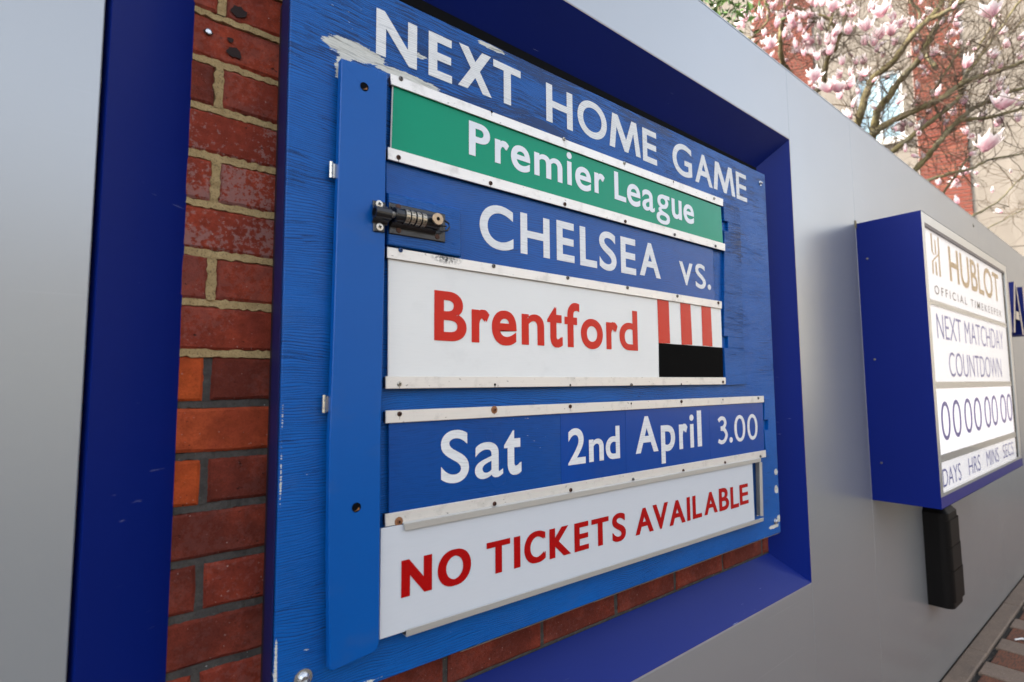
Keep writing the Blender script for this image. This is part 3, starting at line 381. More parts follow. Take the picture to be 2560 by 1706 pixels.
grit = g.obj('gravel', simple('dark_grit', (.07, .06, .05, 1), .8)); grit['kind'] = 'stuff'; grit['label'] = 'dark grit lying in the open joint between the kerb strip and the pavers'; grit['category'] = 'gravel'
g = G().tube([(4.035, -.150, .010), (4.075, -.172, .011)], .0045, 8)
g.add([(4.07,-.168,.006),(4.10,-.165,.006),(4.098,-.19,.012),(4.072,-.188,.010)], [(0,1,2,3)])
tag(g.obj('paper_scrap', simple('white_paper', (.75, .75, .74, 1), .6)), 'small scrap of white rolled paper lying on the brown and grey pavers', 'litter')

# ---------------------------------------------------------------- silver panel wall with blue reveal
wall = thing('silver_panel_wall', (3, 0, 0), 'long silver metal panel wall with a navy blue recess framing the fixture board', 'wall')
ZT = 2.527; XL = .008; XR = 1.917; ZI = 2.268; ZB = .752
def panel(x0, x1, z0, z1):
    g = G(); c = .0007
    q = [(x0+c, 0, z1-c), (x1-c, 0, z1-c), (x1-c, 0, z0+c), (x0+c, 0, z0+c)]
    g.slab(q, .02, .001); return g.obj('panel', m_silver, wall)
for a, b in ((-4.2, -2.9), (-2.9, -1.5), (-1.5, XL-.002)): panel(a, b, 0.002, ZT)
panel(XL-.004+.004, XR, ZI, ZT); panel(XL, XR, .002, ZB)
for a, b in ((XR, 2.502), (2.502, 4.83), (4.83, 7.16), (7.16, 9.49), (9.49, 11.8), (11.8, 14.1), (14.1, 16.4)): panel(a, b, .002, ZT)
G().box((-4.2, .001, ZT+.002), (16.4, .16, ZT+.006)).obj('coping', m_silver, wall)
g = G().box((-4.2, .022, 0), (-.012, .40, ZT-.002)).box((2.02, .022, 0), (16.4, .16, ZT-.002)).box((-.012, .022, ZI+.012), (2.02, .40, ZT-.002)).box((-.012, .022, 0), (2.02, .40, ZB-.012))
g.obj('core', m_void, wall)
# splayed reveal: four folded sheets with a thin return lip
o_ = [(.0125, ZI-.003), (1.912, ZI-.003), (1.912, ZB+.003), (.0125, ZB+.003)]; i_ = [(.1116, 2.152), (1.809, 2.152), (1.809, .849), (.1116, .849)]
YB = .087
for a, b, nm in ((0, 1, 'top'), (1, 2, 'right'), (2, 3, 'bottom'), (3, 0, 'left')):
    (x0, z0), (x1, z1) = o_[a], o_[b]; (u0, w0), (u1, w1) = i_[a], i_[b]
    c = ((o_[0][0]+o_[1][0])/2, (o_[0][1]+o_[2][1])/2)
    def out(p, d): return (p[0]+(d if p[0] > c[0] else -d), p[1]+(d if p[1] > c[1] else -d))
    e0, e1 = out(o_[a], .0), out(o_[b], .0); b0, b1 = out(o_[a], .006), out(o_[b], .006); t0, t1 = out(i_[a], .006), out(i_[b], .006)
    g = G().add([(x0,-.001,z0),(x1,-.001,z1),(u1,YB,w1),(u0,YB,w0)], [(0,1,2,3)])
    g.add([(x0,-.001,z0),(x1,-.001,z1),(b1[0],.012,b1[1]),(b0[0],.012,b0[1])], [(3,2,1,0)])
    g.obj('reveal', m_navy, wall)
    q = .0016; k0, k1 = out(o_[a], q), out(o_[b], q)
    if nm != 'left': G().add([(x0,-.0016,z0),(x1,-.0016,z1),(k1[0],-.0016,k1[1]),(k0[0],-.0016,k0[1]),(x0,.004,z0),(x1,.004,z1),(k1[0],.004,k1[1]),(k0[0],.004,k0[1])], [(0,1,2,3),(3,2,6,7),(0,3,7,4),(1,0,4,5)]).obj('edge_trim', m_lip, wall)

# ---------------------------------------------------------------- brick wall inside the recess
bw = thing('brick_wall', (1, YB, 0), 'old red brick wall with yellow and dark mortar seen behind the fixture board', 'wall')
def brick_mat(name, c1, c2, eff=0., rough=.72):
    k = M(name); inf = k.n('ObjectInfo').outputs['Random']; off = k.n('CombineXYZ', {'X': k.math('MULTIPLY', inf, 40.), 'Y': k.math('MULTIPLY', inf, 17.), 'Z': 0.}).outputs[0]
    p = k.n('VectorMath', {0: k.pos(), 1: off}, operation='ADD').outputs[0]
    a = k.noise(11, 5, .6, p); b = k.noise(55, 5, .7, p); f = k.noise(420, 3, .6, p)
    c = k.mix(k.ramp(a, [(.38, 0), (.58, 1)]), c1, c2); c = k.mix(k.math('MULTIPLY', k.ramp(b, [(.38, 1), (.58, 0)]), .5), c, tuple(x*.4 for x in c1[:3])+(1,)); c = k.mix(k.math('MULTIPLY', k.ramp(f, [(.36, 1), (.52, 0)]), .35), c, tuple(x*.5 for x in c2[:3])+(1,))
    pit = k.noise(90, 3, .6, k.map((1, 1, 1.4), (0, 0, 0), p)); pm = k.ramp(pit, [(.27, 1), (.32, 0)]); c = k.mix(k.math('MULTIPLY', pm, .8), c, (.02, .01, .008, 1))
    if eff:
        e = k.noise(9, 3, .6, k.map((1, 1, 1), (4, 4, 4), p)); e2 = k.noise(130, 4, .75, p)
        mk = k.math('MULTIPLY', k.ramp(k.math('ADD', k.math('MULTIPLY', e, .8), k.math('MULTIPLY', e2, 1.1)), [(.96, 0), (1.30, 1)]), eff); c = k.mix(k.math('MULTIPLY', mk, .6), c, (.34, .24, .22, 1))
    sp = k.noise(260, 2, .5, p); c = k.mix(k.math('MULTIPLY', k.ramp(sp, [(.73, 0), (.77, 1)]), .7), c, (.45, .38, .33, 1))
    k.set(color=c, rough=rough+.12, spec=.12); k.bump(k.math('SUBTRACT', k.math('ADD', k.math('MULTIPLY', b, .8), k.math('MULTIPLY', f, .5)), k.math('MULTIPLY', pm, .8)), .55, .003); return k.m
mb_red = brick_mat('brick_red', (.33, .055, .026, 1), (.20, .036, .022, 1), .15); mb_eff = brick_mat('brick_red_bloom', (.33, .055, .028, 1), (.22, .038, .022, 1), .7)
mb_or = brick_mat('brick_orange', (.55, .10, .024, 1), (.38, .062, .02, 1), 0); mb_dk = brick_mat('brick_dark', (.24, .045, .025, 1), (.13, .028, .018, 1), .08)
mb_ru = brick_mat('brick_rust', (.46, .085, .028, 1), (.30, .052, .022, 1), 0)
def mortar(name, c1, c2):
    k = M(name); a = k.noise(60, 5, .7); b = k.noise(400, 3, .6); c = k.mix(k.ramp(a, [(.35, 0), (.65, 1)]), c1, c2); c = k.mix(k.math('MULTIPLY', k.ramp(b, [(.36, 1), (.46, 0)]), .5), c, (.05, .045, .03, 1))
    sp = k.noise(300, 2, .5, k.map((1, 1, 1), (3, 3, 3))); c = k.mix(k.math('MULTIPLY', k.ramp(sp, [(.74, 0), (.78, 1)]), .8), c, (.5, .48, .44, 1))
    k.set(color=c, rough=.95, spec=.1); k.bump(k.math('ADD', a, k.math('MULTIPLY', b, .8)), .7, .002); return k.m
mm_y = mortar('yellow_mortar', (.44, .32, .155, 1), (.32, .225, .105, 1)); mm_g = mortar('dark_grey_mortar', (.085, .078, .07, 1), (.055, .05, .047, 1))
PIT = .0742; Z0 = .5691+1.41; JH = .011
def brick(x0, x1, z0, z1, y, mat, chip=0.):
    # front face as a ring of jittered points so that arrises are worn and uneven
    def j(s=.0013): return random.uniform(-s, s)
    nx = max(2, int((x1-x0)/.03)); nz = 2; pts = []
    for i in range(nx): pts.append((x0+(x1-x0)*i/nx, z0))
    for i in range(nz): pts.append((x1, z0+(z1-z0)*i/nz))
    for i in range(nx): pts.append((x1-(x1-x0)*i/nx, z1))
    for i in range(nz): pts.append((x0, z1-(z1-z0)*i/nz))
    cx, cz = (x0+x1)/2, (z0+z1)/2; n = len(pts); f1 = []; f2 = []; bk = []; yj = random.uniform(-.0015, .0015)
    for (px, pz) in pts:
        px += j(); pz += j(); d = .0035+abs(j(.0015))
        sx = 1-d/(abs(px-cx)+1e-6) if abs(px-cx) > .01 else 1; sz = 1-d/(abs(pz-cz)+1e-6)if abs(pz-cz) > .01 else 1
        f1.append((cx+(px-cx)*sx, y+yj+j(.0004), cz+(pz-cz)*sz)); f2.append((px, y+yj+.003, pz)); bk.append((px, y+.10, pz))
    fs = [tuple(range(n))]+[(i, i+n, (i+1)%n+n, (i+1)%n) for i in range(n)]+[(i+n, i+2*n, (i+1)%n+2*n, (i+1)%n+n) for i in range(n)]
    ob = obj('brick', f1+f2+bk, fs, mat, bw); return ob
rowmat = {0: mb_red, 1: mb_red, 2: mb_eff, 3: mb_eff, 4: mb_eff, 5: mb_red, 6: mb_red, 7: mb_dk, 8: mb_ru, 9: mb_dk, 10: mb_dk, 11: mb_red, 12: mb_dk, 13: mb_red, 14: mb_dk}
for r in range(-4, 17):
    sh_ = .018 if r >= 14 else 0.
    zt = Z0-PIT*r-JH/2-sh_; zb = Z0-PIT*(r+1)+JH/2-sh_
    js = [.073+.2425*n for n in range(-1, 9)] if r % 2 == 0 else [.148+.2425*n for n in range(-1, 8)]
    for a, b in zip(js[:-1], js[1:]):
        mt = rowmat.get(r, mb_red)
        if r == 7 and a < .1: mt = mb_or
        if r == 9 and a < .1: mt = mb_or
        if r == 1 and a < .1: mt = mb_dk
        if r == 11 and a < .1: mt = mb_dk
        if a > .4 and random.random() < .3: mt = random.choice([mb_dk, mb_red, mb_dk])
        if r >= 13 and a > .4: mt = mb_dk
        brick(a+.0055, b-.0055, zb, zt, YB, mt)
G().box((-.01, YB+.010, .7), (2.018, YB+.12, 2.42)).obj('mortar_bed', mm_g, bw)
def joint(x0, x1, z0, z1, y, mat, vert=False, rag=.0022, g=None):
    L_ = (z1-z0) if vert else (x1-x0); n = max(3, int(L_/.006)); vs = []; fs = []
    for i in range(n+1):
        t = i/n; a = random.gauss(0, rag*.6); b = random.gauss(0, rag*.6); a = max(-rag*1.6, min(rag*1.6, a)); b = max(-rag*1.6, min(rag*1.6, b)); yy = y+random.uniform(-.0008, .0008)
        if vert: p = z0+L_*t; vs += [(x0+a-.002, y+.010, p), (x0+a, yy, p), (x1+b, yy, p), (x1+b+.002, y+.010, p)]
        else: p = x0+L_*t; vs += [(p, y+.010, z0+a-.002), (p, yy, z0+a), (p, yy+.0015, z1+b), (p, y+.010, z1+b+.002)]
    for i in range(n):
        for k in range(3): q = i*4+k; fs.append((q, q+1, q+5, q+4) if vert else (q, q+4, q+5, q+1))
    g.add(vs, fs)
gy = G(); gg = G()
for r in range(-4, 17):
    z = Z0-PIT*r-(.018 if r >= 14 else 0.); yel = r <= 7
    joint(0., 2., z-JH/2, z+JH/2, YB-(.0003 if yel else -.0035), None, False, .0015 if yel else .001, gy if yel else gg)
    js = [.073+.2425*n for n in range(0, 8)] if r % 2 == 0 else [.148+.2425*n for n in range(0, 8)]
    yel = r < 7
    for a in js: joint(a-.0060, a+.0060, z-PIT+JH/2-.001, z-JH/2+.001, YB-(.0003 if yel else -.004), None, True, .0018 if yel else .0008, gy if yel else gg)
gy.obj('mortar', mm_y, bw); gg.obj('mortar', mm_g, bw)
# plugged fixing holes in the upper bricks
m_pit = simple('dark_pit', (.022, .010, .008, 1), .9)
for (cx, cz, r_, mt) in ((.131, 1.949, .0062, 0), (.167, 1.930, .0105, 1), (.172, 2.0, .012, 1), (.118, 2.012, .008, 1), (.161, 1.949, .005, 1)):
    g = G(); n = 14; ring = [(cx+r_*(1+random.uniform(-.25, .25))*math.cos(2*math.pi*i/n), YB-.0019, cz+r_*.75*(1+random.uniform(-.25, .25))*math.sin(2*math.pi*i/n)) for i in range(n)]
    g.add(ring+[(cx, YB-.0017, cz)], [(i, (i+1) % n, n) for i in range(n)]); pt = g.obj('plug_hole', m_pit, bw)
    if not mt: G().lathe_y((cx, YB-.0019, cz), [(.0042, 0), (.0042, -.0012), (.003, -.0018)], 10).obj('fixing_pin', m_bolt, pt)

# ---------------------------------------------------------------- the fixture board
bd = thing('fixture_board', (1, .017, .94), 'blue painted wooden fixture board headed NEXT HOME GAME, mounted in the wall recess', 'notice board')
q = DATA['board']
# board face with finely uneven edges
G().slab(q, .060, .0015).obj('backing_board', m_board, bd)
tl, tr, br, bl = q
G().box((tl[0]+.003, .0605, bl[2]+.02), (tl[0]+.04, YB-.001, tl[2]-.055)).obj('batten', m_batten, bd)
G().box((1.70, .0605, bl[2]+.02), (1.742, YB-.001, tl[2]-.055)).obj('batten', m_batten, bd)
G().box((.24, .0605, tl[2]-.05), (1.79, YB-.001, 2.151)).obj('top_gap_shade', m_void, bd)  # black strip added for the shade in the gap above the board
G().box((tl[0]-.0012, .0225, bl[2]), (tl[0]+.001, .0598, tl[2])).obj('board_edge', m_darkside, bd)
g = G(); x = .545
while x < 1.74:
    x2 = min(x+random.uniform(.05, .22), 1.742); zz = bl[2]+(br[2]-bl[2])*(x-.2318)/1.52
    g.add([(x,.0165,zz+.0004),(x2,.0165,zz+.0002),(x2,.0185,zz-.0024+random.uniform(-.0004,.0004)),(x,.0185,zz-.0022),(x,.03,zz-.0024),(x2,.03,zz-.0024)], [(3,2,1,0),(4,5,2,3)]); x = x2+.001
g.obj('bare_edge', m_edge, bd)
def screw(p, kind, parent, r=.0042, y=None):
    c = (p[0], p[1] if y is None else y, p[2])
    if kind == 3:
        return G().lathe_y((c[0], c[1]-.0006, c[2]), [(r*.62, 0), (r*.4, .0003)], 10).obj('screw_hole', m_void, parent)
    ob = G().lathe_y(c, [(r, 0.0), (r, -.0012), (r*.7, -.0024), (r*.2, -.0026)], 12).obj('screw', m_scr[kind], parent, smooth=False)
    g = G()
    for a in (.4, .4+math.pi/2):
        dx, dz = math.cos(a)*r*.55, math.sin(a)*r*.55; nx, nz = -math.sin(a)*r*.13, math.cos(a)*r*.13; y = c[1]-.0029
        g.add([(c[0]-dx-nx,y,c[2]-dz-nz),(c[0]+dx-nx,y,c[2]+dz-nz),(c[0]+dx+nx,y,c[2]+dz+nz),(c[0]-dx+nx,y,c[2]-dz+nz)], [(0,1,2,3)])
    g.obj('cross_slot', m_void, ob); return ob
for q, sc in zip(DATA['rails'], DATA['screws']):
    rail = G().slab(q, .0065, .0006).obj('rail', m_rail, bd)
    tl_, tr_, br_, bl_ = [list(p) for p in q]
    # timber batten behind the aluminium strip, a little shorter
    a = .0016
    G().slab([(tl_[0]+a, .0068, tl_[2]-a), (tr_[0]-a, .0068, tr_[2]-a), (br_[0]-a, .0068, br_[2]+a+.006 if False else br_[2]+a), (bl_[0]+a, .0068, bl_[2]+a)], .0172).obj('rail_batten', m_void if False else m_batten, bd)
    for p in sc:
        screw(p[:3], p[3], rail)
        if p[3] == 5: G().lathe_y((p[0], p[1]-.0003, p[2]), [(.0075, 0), (.0052, -.0002)], 14).obj('rust_ring', m_rust, rail)
        if p[3] in (1, 2, 3, 5):
            g = G(); zb_ = bl_[2] if p[3] != 5 else p[2]; g.add([(p[0]-.0003,p[1]-.0004,p[2]),(p[0]+.0003,p[1]-.0004,p[2]),(p[0]+.0003,p[1]-.0004,p[2]-.009),(p[0]-.0003,p[1]-.0004,p[2]-.009)], [(0,3,2,1)]); g.obj('scribe_line', m_batten, rail)
G().slab(DATA['chel'], .0172, .0008).obj('name_strip', m_chel, bd)
for q in DATA['jamb']: G().slab(q, .0172, .0008).obj('jamb', m_jamb, bd)
for q in DATA['jamb2']: G().slab(q, .0172, .0006).obj('jamb', m_board, bd)
blk = G().slab(DATA['block'], .0172, .0018).obj('lock_block', m_block, bd)
for p in DATA['lock']['pscrews']:
    G().lathe_y((p[0], .0022, p[2]), [(.0052, 0), (.0048, -.0006), (.0036, -.0004), (.0030, .0006)], 14).obj('painted_screw', m_block, blk)
m_w = m_white_let
lettering('next', m_w, bd, .0190); lettering('home', m_w, bd, .0180); lettering('game', m_w, bd, .0175)
lettering('chelsea', m_white_let2, bd, .0180); lettering('vs', m_white_let2, bd, .0150)
# bolts with washers through the corners
for p, r in zip(DATA['bolts'], (.0065, .0075, .0105)):
    b = G().lathe_y(p, [(r*1.25, 0), (r*1.25, -.0015), (r*.9, -.0017)], 20).obj('washer', m_bolt, bd, smooth=False)
    G().lathe_y((p[0], p[1]-.0015, p[2]), [(r*.85, 0), (r*.82, -.004), (r*.5, -.0065), (r*.42, -.0064), (r*.36, -.003)], 12).obj('bolt_head', m_bolt, b, smooth=False)

# hinged cover flap down the left side
def flap():
    L_, R_ = DATA['flapL'], DATA['flapR']; out = [Vector(p) for p in L_]; R2 = [Vector(p) for p in R_]
    bot = R2[-1]; out.append(Vector((L_[-1][0]+.004, L_[-1][1], L_[-1][2]-.003)))
    zb = out[-1].z; xr = bot.x
    for k in range(1, 5):
        a = k/5*math.pi/2; out.append(Vector((xr-.010+.010*math.sin(a), bot.y, zb+.006+.012*(1-math.cos(a)))))
    out += R2[:-1][::-1]
    n = len(out); back = .0098
    c = sum(out, Vector())/n
    fr = [Vector((p.x+(.0012 if p.x < c.x else -.0012), p.y, p.z+(.0012 if p.z < c.z else -.0012))) for p in out]
    md = [Vector((p.x, p.y+.0014, p.z)) for p in out]; bk = [Vector((p.x, back, p.z)) for p in out]
    fs = [tuple(range(n))]+[(i, i+n, (i+1)%n+n, (i+1)%n) for i in range(n)]+[(i+n, i+2*n, (i+1)%n+2*n, (i+1)%n+n) for i in range(n)]
    return obj('cover_flap', fr+md+bk, fs, m_flap, bd)
fp = flap()
G().box((.3325, .0102, 1.03), (.3535, .0171, 1.93)).obj('flap_packer', m_darkside, bd)
for p in DATA['holes']:
    G().lathe_y((p[0], p[1]-.0008, p[2]), [(.0072, 0), (.0066, .0002), (.0064, .0006)], 18).obj('bolt_hole', m_void, fp)
    G().add([(p[0]-.003,p[1]-.0012,p[2]-.0058),(p[0]+.0052,p[1]-.0012,p[2]-.0036),(p[0]+.0038,p[1]-.0012,p[2]+.0002),(p[0]+.0012,p[1]-.0012,p[2]-.0032)], [(0,1,2,3)]).obj('rusty_rim', m_rust, fp)
for q in DATA['hinges']:
    tl_, tr_, br_, bl_ = q; w = tr_[0]-tl_[0]; h = tl_[2]-bl_[2]
    hg = G().box((tl_[0]+w*.45, .006, bl_[2]+.001), (tr_[0]+.002, .0085, tl_[2]-.002)).obj('hinge', m_hinge, bd)
    for a, b in ((0, .27), (.29, .70), (.72, 1)): G().tube([(tl_[0]+w*.28, .008, bl_[2]+h*a), (tl_[0]+w*.28, .008, bl_[2]+h*b)], .0034, 12).obj('knuckle', m_hinge, hg, smooth=False)

# combination bolt lock
LK = DATA['lock']
lk = G().slab(LK['plate'], .0019, .0012).obj('bolt_lock', m_lock, bd, label='black combination bolt lock with four number dials')
G().slab(LK['keeper'], -.0042, .0012).obj('keeper_plate', m_lock, lk)
def curved(p0, p1, r0, r1, lip, mat, nm, y1):
    g = G().tube([p0, p1], [r0, r1], 20)
    # flared skirt down to the plate
    n = 6
    for s in (1, -1):
        vs = []
        for e in (p0, p1):
            for k in range(n+1):
                t = k/n; a = math.pi/2*t; z = e[2]+s*(r0*.8+(lip)*t); y = e[1]+(y1-e[1])*math.sin(a)*1.0
                vs.append((e[0], y, z))
        g.add(vs, [(k, k+1, k+n+2, k+n+1) for k in range(n)] if s < 0 else [(k+n+1, k+n+2, k+1, k) for k in range(n)])
    return g.obj(nm, mat, lk)
zc = 1.691
kc = [(p[0], -.0165, zc-.003) for p in LK['kcyl']]; bc = [(p[0], -.0125, zc) for p in LK['bcyl']]
curved(kc[0], kc[1], .0098, .0098, .008, m_lock, 'keeper_tube', -.007)
G().lathe_y((0, 0, 0), [(0, 0)], 3)
G().tube([(.3565, -.0165, zc-.003), (.3570, -.0165, zc-.003)], .0062, 16).obj('tube_bore', m_void, lk)
G().tube([(LK['pin'][0][0]-.004, -.0155, zc-.001), (LK['pin'][1][0]+.004, -.0135, zc-.001)], .0052, 14).obj('bolt_pin', m_lockscr, lk)
curved(bc[0], (bc[1][0]+.008, -.0125, zc+.001), .0112, .0112, .011, m_lock, 'lock_body', -.001)
G().tube([(bc[0][0], -.0128, zc), (bc[0][0]+.004, -.0128, zc)], .0124, 18).obj('collar', m_lock, lk)
for i, (p, d) in enumerate(zip(LK['dials'], '3233')):
    ring = G().tube([(p[0]-.0036, -.0125, zc+.0005), (p[0]+.0036, -.0125, zc+.0005)], .0122, 24).obj('dial', m_dial, lk)
    G().tube([(p[0]-.0048, -.0125, zc+.0005), (p[0]-.0039, -.0125, zc+.0005)], .0126, 20).obj('dial_rim', m_lock, ring)
    g = G()
    for k in range(9):
        a = -math.pi*.62+k*math.pi*1.24/8+.08
        # separators and digits around the visible half
        r = .01235; cy = -.0125-r*math.cos(a); cz = zc+.0005+r*math.sin(a); ty, tz = r*math.sin(a), r*math.cos(a); s = .0003/r
        if k % 2 == 0: g.add([(p[0]-.003, cy-ty*s, cz-tz*s), (p[0]+.003, cy-ty*s, cz-tz*s), (p[0]+.003, cy+ty*s, cz+tz*s), (p[0]-.003, cy+ty*s, cz+tz*s)], [(0,1,2,3)])
        else:
            dg = str((int(d)+(k-3)//2*1) % 10) if k != 3 else d
            gv, gf, gw, gh = glyph(dg, .0)
            g.add([(p[0]-.0021+u*.0042, -.0125-r*math.cos(a+(v-.5)*.34), zc+.0005+r*math.sin(a+(v-.5)*.34)) for u, v in gv], gf)
    g.obj('dial_digits', m_void, ring)
kp = LK['knob']
kn = G().tube([(kp[0]+.004, -.014, zc+.0015), (kp[0], -.0322, zc+.0015)], [.0075, .0078], 20).obj('release_knob', m_lock, lk)
G().lathe_y((kp[0], -.0322, zc+.0015), [(.0102, .002), (.0104, -.001), (.0098, -.0018), (.0034, -.0019), (.0030, -.0005)], 24).obj('knob_face', m_knob, kn)
G().lathe_y((kp[0], -.0344, zc+.0015), [(.0031, 0), (.002, -.0001)], 16).obj('knob_hole', m_void, kn)
lp = [(.470, -.012, zc+.0085), (.492, -.012, zc+.0085), (.4995, -.012, zc+.005), (.5005, -.012, zc-.002), (.497, -.012, zc-.0075), (.488, -.010, zc-.0105), (.47, -.008, zc-.0105)]
G().tube(lp, .0017, 8).obj('lock_loop', m_lock, lk)
G().tube([(.470, -.012, zc-.001), (.494, -.012, zc-.001)], .0016, 8).obj('lock_loop', m_lock, lk)
for i, p in enumerate(LK['screws']):
    y = -.0074 if i < 2 else -.0013; r = .0062 if i < 2 else .0048
    s_ = G().lathe_y((p[0], y, p[2]), [(r, 0), (r*.95, -.0006), (r*.3, -.0009)], 18).obj('lock_screw', m_lockscr if i < 2 else m_scr[2], lk)
    g = G()
    for a in (.35, .35+math.pi/2):
        dx, dz = math.cos(a)*r*.5, math.sin(a)*r*.5; nx, nz = -math.sin(a)*r*.16, math.cos(a)*r*.16; yy = y-.0012
        g.add([(p[0]-dx-nx,yy,p[2]-dz-nz),(p[0]+dx-nx,yy,p[2]+dz-nz),(p[0]+dx+nx,yy,p[2]+dz+nz),(p[0]-dx+nx,yy,p[2]-dz+nz)], [(0,1,2,3)])
    if i < 2: g.obj('cross_slot', m_void, lk)
# channels holding the ticket sign
q = DATA['lip_top']; tl_, tr_, br_, bl_ = q
G().slab(q, -.0025, .0003).add([(tl_[0],-.004,tl_[2]),(tr_[0],-.004,tr_[2]),(tr_[0],.0035,tr_[2]+.0015),(tl_[0],.0035,tl_[2]+.0015)], [(0,1,2,3)]).obj('sign_channel', m_chan, bd)
q = DATA['lip_bot']; tl_, tr_, br_, bl_ = q
G().slab(q, -.0028, .0003).add([(bl_[0],-.004,bl_[2]),(br_[0],-.004,br_[2]),(br_[0],.0165,br_[2]),(bl_[0],.0165,bl_[2]),(bl_[0],.0165,bl_[2]+.0015),(br_[0],.0165,br_[2]+.0015),(br_[0],-.0025,br_[2]+.0015),(bl_[0],-.0025,bl_[2]+.0015)], [(3,2,1,0),(4,5,6,7),(0,3,4,7)]).obj('sign_channel', m_chan, bd)
q = DATA['lip_right']; tl_, tr_, br_, bl_ = q
G().slab(q, -.0025, .0003).add([(tr_[0],-.004,tr_[2]),(br_[0],-.004,br_[2]),(br_[0],.0165,br_[2]),(tr_[0],.0165,tr_[2])], [(0,1,2,3),(3,2,1,0)]).add([(1.63,.0160,tl_[2]+.004),(tr_[0],.0160,tr_[2]+.004),(br_[0],.0160,br_[2]-.004),(1.63,.0160,br_[2]-.004)], [(3,2,1,0)]).obj('sign_channel', m_chan, bd)

# ---------------------------------------------------------------- slide-in name panels: each can be pulled out
def npanel(name, q, mat, label, back=.0165, t=.0025, bev=.0004):
    c = [(q[0][i]+q[2][i])/2 for i in range(3)]
    r = thing(name, (c[0], q[0][1], q[2][2]), label, 'sign panel', 'slide-in panels on the fixture board')
    G().slab(q, q[0][1]+t, bev).obj('panel_face', mat, r); return r
m_edgew = simple('pale_panel_edge', (.6, .6, .56, 1), .5)
p = npanel('sign_panel', DATA['green'], m_green, 'green panel with two white words in the top slot of the board')
q = DATA['green']; G().add([(q[0][0]-.0009,.0084,q[0][2]),(q[0][0]+.0012,.0072,q[0][2]),(q[3][0]+.0012,.0072,q[3][2]),(q[3][0]-.0009,.0084,q[3][2])], [(0,3,2,1)]).obj('worn_edge', m_edgew, p)
lettering('premier', m_white_vinyl, p, .0152); lettering('league', m_white_vinyl, p, .0148)
p = npanel('sign_panel', DATA['brent'], m_brent, 'white panel with one red word beside red stripes over a black block')
lettering('brentford', m_red, p, .0196)
for q in DATA['stripes']:
    G().add([(v[0], .0073, v[2]) for v in q], [(3,2,1,0)]).obj('red_stripe', m_red, p)
q = DATA['black']; G().add([(v[0], .0072, v[2]) for v in q], [(3,2,1,0)]).obj('black_block', m_black, p)
labs = ['blue panel with white lettering Sat, leftmost in the date row of the board', 'narrow blue panel with white lettering 2nd in the date row', 'blue panel with white lettering April in the date row', 'blue panel with white lettering 3.00 at the right end of the date row']
for q, l, w, mt, st in zip(DATA['dates'], labs, ('sat', 'nd', 'april', 'time'), (m_date, m_date2, m_date2, m_date2), (.0175, .0150, .0178, .0130)):
    q = [list(v) for v in q]; q[0][0] += .0004; q[3][0] += .0004
    p = npanel('sign_panel', q, mt, l); lettering(w, m_white_let2 if w == 'sat' else m_white_let2, p, st)
p = npanel('sign_panel', DATA['nt'], m_nt, 'wide white panel with dark red capitals NO TICKETS AVAILABLE along the foot of the board', t=.003)
lettering('no', m_dred, p, .0172); lettering('tickets', m_dred, p, .0160); lettering('available', m_dred, p, .0150)

# ---------------------------------------------------------------- countdown display cabinet
CB = DATA['cb']; X0 = 2.507; X1 = 4.150; ZT_ = 2.073; ZB_ = .940; YF = -.223
cb = thing('countdown_cabinet', (3.3, 0, ZB_), 'navy blue wall cabinet with a lit white countdown display of eight zeros', 'display cabinet')
g = G(); yb_ = YF-.0006
g.add([(X0,yb_,ZB_),(X0,0,ZB_),(X0,0,ZT_),(X0,yb_,ZT_),(X1,yb_,ZB_),(X1,0,ZB_),(X1,0,ZT_),(X1,yb_,ZT_)], [(0,3,2,1),(4,5,6,7),(0,1,5,4),(2,3,7,6)])
g.obj('case', m_navyside, cb)
for p in CB['screws']: G().tube([(X0-.003, p[1], p[2]), (X0+.001, p[1], p[2])], .0042, 10).obj('side_screw', m_scr[0], cb)
m_bez = M('satin_bezel'); m_bez.set(color=(.60, .61, .60, 1), metal=.75, rough=.28); m_bez = m_bez.m
ix0, ix1, iz0, iz1 = 2.547, 4.085, .994, 2.034
e_ = .0015; g = G().box((X0+e_, YF, iz1), (X1-e_, YF+.012, ZT_-e_)).box((X0+e_, YF, iz0-.012), (ix0, YF+.012, iz1)).box((ix1, YF, iz0-.012), (X1-e_, YF+.012, iz1)).box((ix0, YF, iz0-.012), (ix1, YF+.012, iz0))
g.obj('bezel', m_bez, cb)
G().box((X0+e_, YF, ZB_+e_), (X1-e_, YF+.012, iz0-.0125)).obj('lower_fascia', navy('violet_fascia', (.03, .03, .20, 1), .3, .3), cb)
G().box((ix0-.002, YF+.0005, iz1-.012), (ix1, YF+.012, iz1+.0)).obj('reveal_strip', simple('brown_grey_strip', (.09, .07, .075, 1), .4, .3), cb)  # dark grey-brown inner reveal below the top bezel
def lit(name, col, s, sc=0.):
    k = M(name); c = col
    if sc:
        w = k.n('TexWave', {'Vector': k.pos(), 'Scale': sc}, wave_type='BANDS', bands_direction='Z').outputs['Fac']; c = k.mix(k.ramp(w, [(.3, 0), (.7, 1)]), col, tuple(x*.72 for x in col[:3])+(1,))
    k.set(color=(.7, .7, .7, 1), rough=.25, ecol=c, estr=s); return k.m
YS = -.213
m_lit = lit('lit_white_panel', (1, .96, .97, 1), .115); m_led = lit('led_matrix', (1, .95, 1, 1), .20, 55.)
zd = [(1.735, 1.713), (1.411, 1.384), (1.132, 1.104)]
bands = [(iz1-.012, zd[0][0]), (zd[0][1], zd[1][0]), (zd[1][1], zd[2][0]), (zd[2][1], iz0)]
scr = [G().box((ix0+.001, YS, b), (ix1-.001, YS+.008, a)).obj('display_panel', m_led if i == 2 else m_lit, cb) for i, (a, b) in enumerate(bands)]
